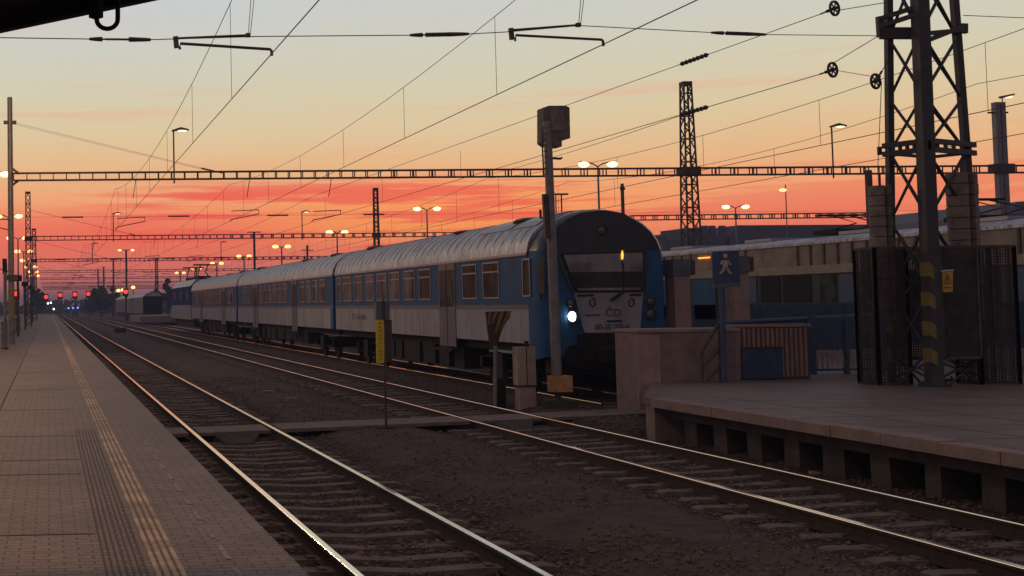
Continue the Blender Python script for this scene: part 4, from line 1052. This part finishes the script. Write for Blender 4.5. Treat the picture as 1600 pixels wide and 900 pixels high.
# head span above the camera side
def hy(px): return 18.4 + (px - 425) * .0031 if px < 943 else 20.0 + (px - 943) * .0078
hsn = thing('head_span', 'cross wire with three ribbed insulators spanning the top of the sky', 'head span', (5, 19, 6.2))
pl_ = [(-60, 58), (140, 61), (235, 62), (400, 57), (640, 55), (733, 53), (790, 50), (905, 40), (1115, 51), (1195, 54), (1372, 56)]
MB().tube([at(x, y, hy(x)) for x, y in pl_], .0075, 5).build('span_wire', WIRE, hsn)
for (xa, ya, xb, yb2) in ((140, 61, 235, 62), (641, 55, 732, 53), (1112, 51, 1196, 54)):
    A, B = at(xa, ya, hy(xa)), at(xb, yb2, hy(xb)); d = B - A
    m_ = MB().tube([A, A + d * .08, A + d * .2], .02, 8, .035).tube([B, B - d * .1, B - d * .35], .022, 8, .036).tube([A + d * .1, B - d * .1], .012, 6)
    for k in range(8): q_ = A + d * (.28 + .34 * k / 7); m_.tube([q_ - d.normalized() * .01, q_ + d.normalized() * .01], .036 if xa > 500 else .018, 8)
    m_.build('insulator', STEEL, hsn)
MB().tube([TP(1505, 24), at(1700, 32, TY + 1)], .008, 5).build('span_wire', WIRE, hsn)
def arm(lb, q):
    P = lambda x, y: at(x, y, hy(q['y']))
    r = thing('registration_arm', lb, 'registration arm', tuple(P(*q['b'])), 'steady arms on the head span')
    bx, by = q['b']
    MB().bar(P(bx, by - 3), P(bx + 2, by + 15), .07, .05).build('bracket', STEEL, r)
    MB().tube([P(bx, by), P(*q['t'])], .017, 8).build('upper_tube', STEEL, r)
    MB().tube([P(bx + 7, by + 17), P(bx + 8, by + 8), P(q['e'][0] - 3, q['e'][1] - 10), P(q['e'][0] - 1, q['e'][1] - 8), P(*q['e'])], .022, 8).build('lower_tube', STEEL, r)
    tx, ty = q['t']; MB().box(P(tx - 4, ty).x, P(tx + 3, ty).x, hy(q['y']) - .03, hy(q['y']) + .03, P(tx, ty + 3).z, P(tx, ty - 3).z).build('clamp', STEEL, r)
    MB().tube([P(tx, ty), P(tx + 7, -40)], .006, 4).tube([P(tx + 3, ty), P(tx + 13, -40)], .006, 4).build('hanger_wire', WIRE, r)
arm('left steady arm holding the contact wire of the near track', dict(b=(274, 60), t=(388, 55), e=(425, 87), y=350))
arm('right steady arm holding the contact wire in the upper middle of the sky', dict(b=(798, 47), t=(904, 39), e=(943, 72), y=870))

# ------------------------------------------------------------------ lamps
def twin(lb, X, Y, zl, base=0, sp_=1.1, group='twin headed station lamps'):
    r = thing('street_lamp', lb, 'street lamp', (X, Y, base), group)
    k = max(1, Y / 130)
    MB().tube([(X, Y, base), (X, Y, zl - .25)], .10 * k, 8, .07 * k).build('pole', GALV, r)
    for s in (-1, 1):
        MB().tube([(X, Y, zl - .25), (X + s * .4, Y, zl - .02), (X + s * (sp_ + .1), Y, zl + .12)], .05 * k, 6).build('arm', GALV, r)
        h = MB().loft([[(X + s * a_, Y - w_, z_), (X + s * a_, Y + w_, z_), (X + s * a_, Y + w_, z_ + t_), (X + s * a_, Y - w_, z_ + t_)] for a_, w_, z_, t_ in ((.45, .08, zl - .05, .07), (.9, .2, zl + .0, .13), (1.35, .16, zl + .06, .10))]).build('lamp_head', GALV, r)
        MB().ball((X + s * 1.08, Y - .05, zl - .08), .42 * min(k, 1.7) ** .6, .26, .22 * min(k, 2) ** .6, 12, 8).build('lamp_glass', LAMPC if Y < 200 else LAMP, h, True)
for k in range(8):
    Y = 93 + 43 * k
    if k: Y += 0
    X = 40.9
    lab = ['directly right of the signal mast above the train', 'above the roof of the leading coach', 'above the joint of the leading and middle coach', 'above the middle coach', 'above the rear end of the middle coach', 'above the rear coach', 'near the locomotive', 'farthest, left of the locomotive'][k]
    twin('lit twin lamp on the far platform, ' + lab, X, Y, 12.4)
for Y_, pw_ in ((50, 1700), (7, 900)):          # the same row carries on beside the camera
    twin('lit twin lamp of the left platform row, %s' % ('just outside the left edge of the photo' if Y_ == 50 else 'beside the camera'), -4.1, Y_, 12.0, .5, group='twin lamps of the left platform')
    ld_ = bpy.data.lights.new('lamp_light', 'POINT'); ld_.energy = pw_; ld_.color = (1, .55, .22); ld_.shadow_soft_size = .3
    lo_ = bpy.data.objects.new('lamp_light', ld_); COL.objects.link(lo_); lo_.location = (-2.6, Y_, 11.6)
twin('lit twin lamp above the dark building right of the slim lattice mast', at(1149, 322, 135).x, 135, at(1149, 322, 135).z)
for k in range(8):
    Y = 93 + 43 * k
    twin('lit twin lamp of the left platform, %s in its row' % ordn[k], -4.1, Y, 12.0, .5, group='twin lamps of the left platform')
def glamp(lb, X, Y, s=1):
    r = thing('gantry_lamp', lb, 'lamp', (X, Y, GZ), 'single lamps standing on the gantries')
    t_ = .03 + Y * .00012
    MB().tube([(X, Y, GZ - .2), (X, Y, GZ + 2.3)], t_, 6).build('pole', STEEL, r)
    h = MB().loft([[(X + a_, Y - w_, z_), (X + a_, Y + w_, z_), (X + a_, Y + w_ * .5, z_ + t2), (X + a_, Y - w_ * .5, z_ + t2)] for a_, w_, z_, t2 in ((-.08, .06, GZ + 2.26, .08), (.35, .14, GZ + 2.33, .14), (.72, .1, GZ + 2.3, .08))]).build('lamp_head', STEEL, r)
    if Y < 120: MB().ball((X + .42, Y - .02, GZ + 2.32), .26, .1, .07).build('lamp_glass', DIML, h)
glamp('small lamp on the nearest gantry at left', at(272, 270, 60).x, 60); glamp('small lamp on the nearest gantry left of the lattice tower', at(1302, 266, 60).x, 60)
glamp('small lamp on the second gantry at left', 5.9, 114); glamp('small lamp on the second gantry above the middle coach', 22.9, 114)
glamp('small lamp on the third gantry at left', 5.9, 168); glamp('small lamp on the third gantry above the rear coach', 22.9, 168)
c = at(1225, 297, 115); r = thing('single_lamp', 'thin lamp post with one lit head above the dark building', 'street lamp', (c.x, 115, 0))
MB().tube([(c.x + .15, 115, 0), (c.x + .15, 115, c.z + .5)], .05, 6).build('pole', GALV, r); MB().ball((c.x - .1, 115, c.z), .35, .2, .14).build('lamp_glass', LAMP, r, True)
c = at(877, 303, 110); r = thing('short_lamp', 'small twin-armed dark lamp behind the signal mast', 'lamp', (c.x, 110, 5))
MB().tube([(c.x, 110, 5), (c.x, 110, c.z)], .06, 6).tube([(c.x - .5, 110, 5), (c.x - .5, 110, c.z)], .05, 6).build('pole', STEEL, r); MB().box(c.x - .6, c.x + .6, 109.9, 110.1, c.z - .1, c.z + .05).build('lamp_head', STEEL, r)

for px, py, Y, lb in ((185, 454, 250, 'small lit lamp left of the red signal over the wagons'), (192, 453, 255, 'small lit lamp touching the red signal over the wagons'), (208, 449, 245, 'small lit lamp right of the red signal over the wagons')):
    c = at(px, py, Y); r = thing('small_lamp', lb, 'street lamp', (c.x, Y, 0), 'small lit lamps over the parked wagons')
    MB().tube([(c.x, Y, 0), (c.x, Y, c.z)], .08, 6).build('pole', STEEL, r); MB().ball(c, .4, .3, .3).build('lamp_glass', LAMP, r, True)

# distant signals
def dsig(px, py, Y, mt, rad, lb, nm='light_signal', cat='signal', grp='red light signals down the line', head=True):
    c = at(px, py, Y); r = thing(nm, lb, cat, (c.x, Y, 0), grp)
    MB().tube([(c.x, Y + .1, 0), (c.x, Y + .1, c.z + .2)], .09 + Y * .0002, 6).build('mast', STEEL, r)
    if head: MB().box(c.x - rad * 1.3, c.x + rad * 1.3, Y, Y + .3, c.z - rad * 2.2, c.z + rad * 1.6).build('signal_head', UNDER, r)
    MB().ball((c.x, Y - .05, c.z), rad, .1, rad, 12, 8).build('lens', mt, r, True)
dsig(25.6, 459, 90, REDL, .17, 'red light signal close to the striped pole on the left platform')
for px, py, lb in ((72, 464, 'leftmost of four red light signals far down the tracks'), (94, 461, 'second from left of four red light signals far down the tracks'), (117, 460, 'third from left of four red light signals far down the tracks'), (138, 459, 'rightmost of four red light signals far down the tracks')):
    dsig(px, py, 300, REDL, .45, lb)
dsig(196.5, 456, 175, REDL, .28, 'red light signal in front of the parked wagons')
for px, py, mt_, lb in ((75, 474, WHITEL, 'small white shunting light, upper left'), (79.5, 473, WHITEL, 'small white shunting light, upper right'), (84, 483, WHITEL, 'small white shunting light lowest by the platform end'), (107, 481.5, BLUEL, 'leftmost small blue shunting light'), (114, 481.2, BLUEL, 'middle small blue shunting light'), (121.5, 481, BLUEL, 'rightmost small blue shunting light')):
    dsig(px, py, 290, mt_, .2, lb, 'shunting_signal', 'signal', 'small shunting lights at the platform end', False)

# near left signal mast and railing
ns = thing('platform_signal', 'unlit dark signal on a thin post at the left edge of the platform', 'signal', (at(8, 540, 52).x, 52, .55))
c = at(8, 540, 52); P = lambda x, y: at(x, y, 52)
MB().tube([(c.x, 52, .5), P(8, 425)], .07, 8).build('post', GALV, ns)
MB().prism([P(3.5, 404), P(10.5, 404), P(11.5, 428), P(4, 428)], (0, .2, 0)).build('signal_head', UNDER, ns)
MB().cyl((c.x, 52), .14, .5, .62, 10).build('foot', STEEL, ns)
rl = thing('platform_railing', 'low grey railing of the stairs at the far left of the platform', 'railing', (-1.9, 55, .55))
MB().tube([(-2.1, 47, 1.62), (-2.0, 92, 1.62)], .05, 6).build('rail', GALV, rl); MB().tube([(-2.1, 47, 1.1), (-2.0, 92, 1.1)], .035, 6).build('rail', GALV, rl)
for k in range(9): MB().cyl((-2.1 + .012 * k, 47 + 5.6 * k), .045, .5, 1.62, 6).build('post', GALV, rl)
for k, Y in enumerate((75, 98, 131, 150)):
    X = -1.75; zt = 2.22 + (479 - (430, 440, 446, 451)[k]) * Y / 2000
    r = thing('speaker_post', ('thin platform post with a dark box on top, %s in the row' % ordn[k]), 'post', (X, Y, .55), 'posts with dark boxes on the left platform')
    MB().cyl((X, Y), .07, .5, zt, 8).build('post', STEEL, r); MB().box(X - .24, X + .24, Y - .15, Y + .15, zt - .3, zt + .05).build('box', UNDER, r)

# small lineside boxes
for px, py, Y, w_, h_, lb in ((188, 519, 110, .5, .35, 'small pale box standing beside the near track in the distance'), ):
    c = at(px, py, Y); r = thing('track_box', lb, 'box', (c.x, Y, -.1)); MB().box(c.x - w_, c.x + w_, Y, Y + .4, -.1, h_).build('body', CONCD, r); MB().box(c.x - w_ - .05, c.x + w_ + .05, Y - .05, Y + .45, h_, h_ + .06).build('lid', CONC, r)
for px, py, lb in ((420, 611, 'left flat cable cover lying between the tracks'), (456, 622, 'right flat cable cover lying between the tracks')):
    d = ray(px, py); q_ = EYE + d * ((-.02 - EYE.z) / d.z)
    tag(MB().box(q_.x - .14, q_.x + .14, q_.y - .12, q_.y + .12, -.2, -.01).build('cable_cover', CONC), lb, 'cover', 'cable covers between the tracks')

# ------------------------------------------------------------------ canopy at top left
CAN = mat('canopy_dark', (.03, .028, .03), .8, 0, .2, 3)
cn = thing('platform_canopy', 'dark edge of the platform canopy roof in the top left corner', 'canopy', (-1, 7.5, 3.4))
P = lambda x, y, d=0: at(x, y, 7.8 + d)
a, b = P(-60, 65), P(330, -17)
sl = (b - a)
a2 = a - sl * 1.6; b2 = b + sl * .1
MB().prism([a2, b2, b2 + Vector((0, 0, .32)), a2 + Vector((0, 0, .32))], (0, -.1, 0)).build('end_beam', CAN, cn)
MB().add([a2 + Vector((0, 0, .1)), b2 + Vector((0, 0, .1)), b2 + Vector((0, 0, .4)), a2 + Vector((0, 0, .4))] + [p_ + Vector((0, -14, z_)) for p_, z_ in ((a2, .1), (b2, .1), (b2, .4), (a2, .4))],
         [(0, 1, 2, 3), (7, 6, 5, 4), (0, 4, 5, 1), (3, 2, 6, 7), (0, 3, 7, 4), (1, 5, 6, 2)]).build('roof', CAN, cn)
MB().cyl((a2.x + .5, 5), .12, .5, a2.z + .2, 12).build('column', CAN, cn)
MB().tube([P(150, 27, -.2), P(150, -30, -.2)], .045, 12).tube([P(150, 24, -.2), P(151, 29, -.2)], .045, 12, .02).build('drain_outlet', CAN, cn)
hk = MB(); pts = [P(155, 22, -.2)] + [P(167.5 - 16.5 * math.cos(t_), 30 + 15 * math.sin(t_), -.2) for t_ in [math.pi * k / 10 for k in range(11)]] + [P(184, -30, -.2)]
hk.tube(pts, .015, 8).build('hook', CAN, cn, True)

# ------------------------------------------------------------------ buildings, trees
b1 = thing('station_building', 'long dark flat roofed building behind the right train', 'building', (80, 175, 0))
Y = 175
P = lambda x, y: at(x, y, Y)
def bb_(mb, x0, y0, x1, dep=12): mb.box(P(x0, 400).x, P(x1, 400).x, Y, Y + dep, 0, P((x0 + x1) / 2, y0).z)
m_ = MB(); bb_(m_, 1037, 374, 1080); m_.build('low_wing', BUILD, b1)
m_ = MB(); bb_(m_, 1076, 356, 1105, 8); m_.build('tower_block', BUILD, b1)
m_ = MB(); bb_(m_, 1105, 367, 1140); m_.build('middle_wing', BUILD, b1)
m_ = MB(); m_.prism([P(1136, 375), P(1153, 352), P(1480, 350), P(1480, 420), P(1136, 420)], (0, 30, 0)); m_.build('hall', BUILD, b1)
for px in (1042, 1052, 1118, 1130, 1146, 1092):
    c = P(px, 368 if px < 1100 else 364); MB().cyl((c.x, Y + 3), .5, 5, c.z + (1.2 if px > 1060 else 0), 8).build('chimney', BUILD, b1)
for k in range(9): MB().box(P(1085 + k * 6, 380).x, P(1085 + k * 6, 380).x + .12, Y - .05, Y, 6, P(1100, 362 if k < 3 else 370).z).build('wall_pier', CONCD, b1)
b2_ = thing('gabled_building', 'grey roofed building at the far right edge above the train', 'building', (115, 130, 0))
P = lambda x, y: at(x, y, 130)
MB().prism([P(1572, 334), P(1590, 315), P(1640, 312), P(1660, 334), P(1660, 420), P(1572, 420)], (0, 20, 0)).build('body', mat('slate', (.13, .15, .18), .6), b2_)

def tree(lb, px, ty, Y, wpx, n=900, sd=1):
    q = random.Random(sd); c = at(px, ty, Y); H = c.z; W_ = wpx * Y / F / 2
    r = thing('leafy_tree', lb, 'tree', (c.x, Y, 0), 'distant trees beside the line')
    MB().tube([(c.x, Y, 0), (c.x + .1, Y, H * .75)], .3, 7, .1).build('trunk', BARK, r)
    cl_ = [(c.x + q.uniform(-.6, .6) * W_, Y + q.uniform(-.6, .6) * W_, H * q.uniform(.30, .82), q.uniform(.28, .5) * W_) for _ in range(12)]
    cl_.append((c.x, Y, H - .3 * W_, .3 * W_))
    m_ = MB()
    for i in range(n):
        cx_, cy_, cz_, rr_ = q.choice(cl_); d = Vector((q.gauss(0, 1), q.gauss(0, 1), q.gauss(0, 1))).normalized() * rr_ * q.uniform(.5, 1.15)
        p_ = Vector((cx_, cy_, cz_)) + d; s_ = q.uniform(.18, .42)
        u = Vector((q.gauss(0, 1), q.gauss(0, 1), q.gauss(0, 1))).normalized() * s_; v = u.orthogonal().normalized() * s_
        m_.add([p_ - u, p_ + v, p_ + u, p_ - v], [(0, 1, 2, 3)])
    m_.build('crown', LEAF, r)
tree('rounded dark tree at the left of the far tree group', 158, 447, 300, 34, 1200, 1)
tree('dark tree just left of the parked wagons', 176, 449, 290, 24, 900, 2)
tree('dark tree right behind the parked wagons', 262, 436, 285, 22, 900, 3)
tree('low dark tree between the parked wagons and locomotive', 244, 452, 290, 26, 800, 4)
tree('dark tree at the far end of the left platform', 60, 451, 330, 18, 900, 5)
tree('dark narrow tree beside the platform end', 66, 457, 325, 12, 600, 6)
tree('low tree right of the red signals', 143, 462, 340, 30, 700, 7)
fw_ = MB(); q = random.Random(5)
for i in range(9000):
    x = q.uniform(-90, 260); y = q.uniform(430, 470); h = 4.2 + 1.8 * mn.noise(Vector((x * .06, 0, 0))) + 1.2 * mn.noise(Vector((x * .25, 3, 0)))
    z = q.uniform(0, max(.6, h)); s_ = q.uniform(.4, .9)
    u = Vector((q.gauss(0, 1), q.gauss(0, 1), q.gauss(0, 1))).normalized() * s_; v = u.orthogonal().normalized() * s_; p_ = Vector((x, y, z))
    fw_.add([p_ - u, p_ + v, p_ + u, p_ - v], [(0, 1, 2, 3)])
tag(fw_.build('distant_wood', LEAF), 'dark far-off line of trees and bushes along the horizon', 'wood', kind='stuff')

# ------------------------------------------------------------------ haze
hm = bpy.data.materials.new('haze'); hm.use_nodes = True; t = hm.node_tree; t.nodes.clear()
ov = t.nodes.new('ShaderNodeOutputMaterial'); pv = t.nodes.new('ShaderNodeVolumePrincipled')
pv.inputs['Color'].default_value = (.40, .50, .80, 1); pv.inputs['Density'].default_value = .0009; pv.inputs['Anisotropy'].default_value = .3
t.links.new(pv.outputs[0], ov.inputs['Volume'])
hb = MB().box(-960, 960, -70, 1620, -2, 15.5).build('haze', hm); tag(hb, kind='stuff')
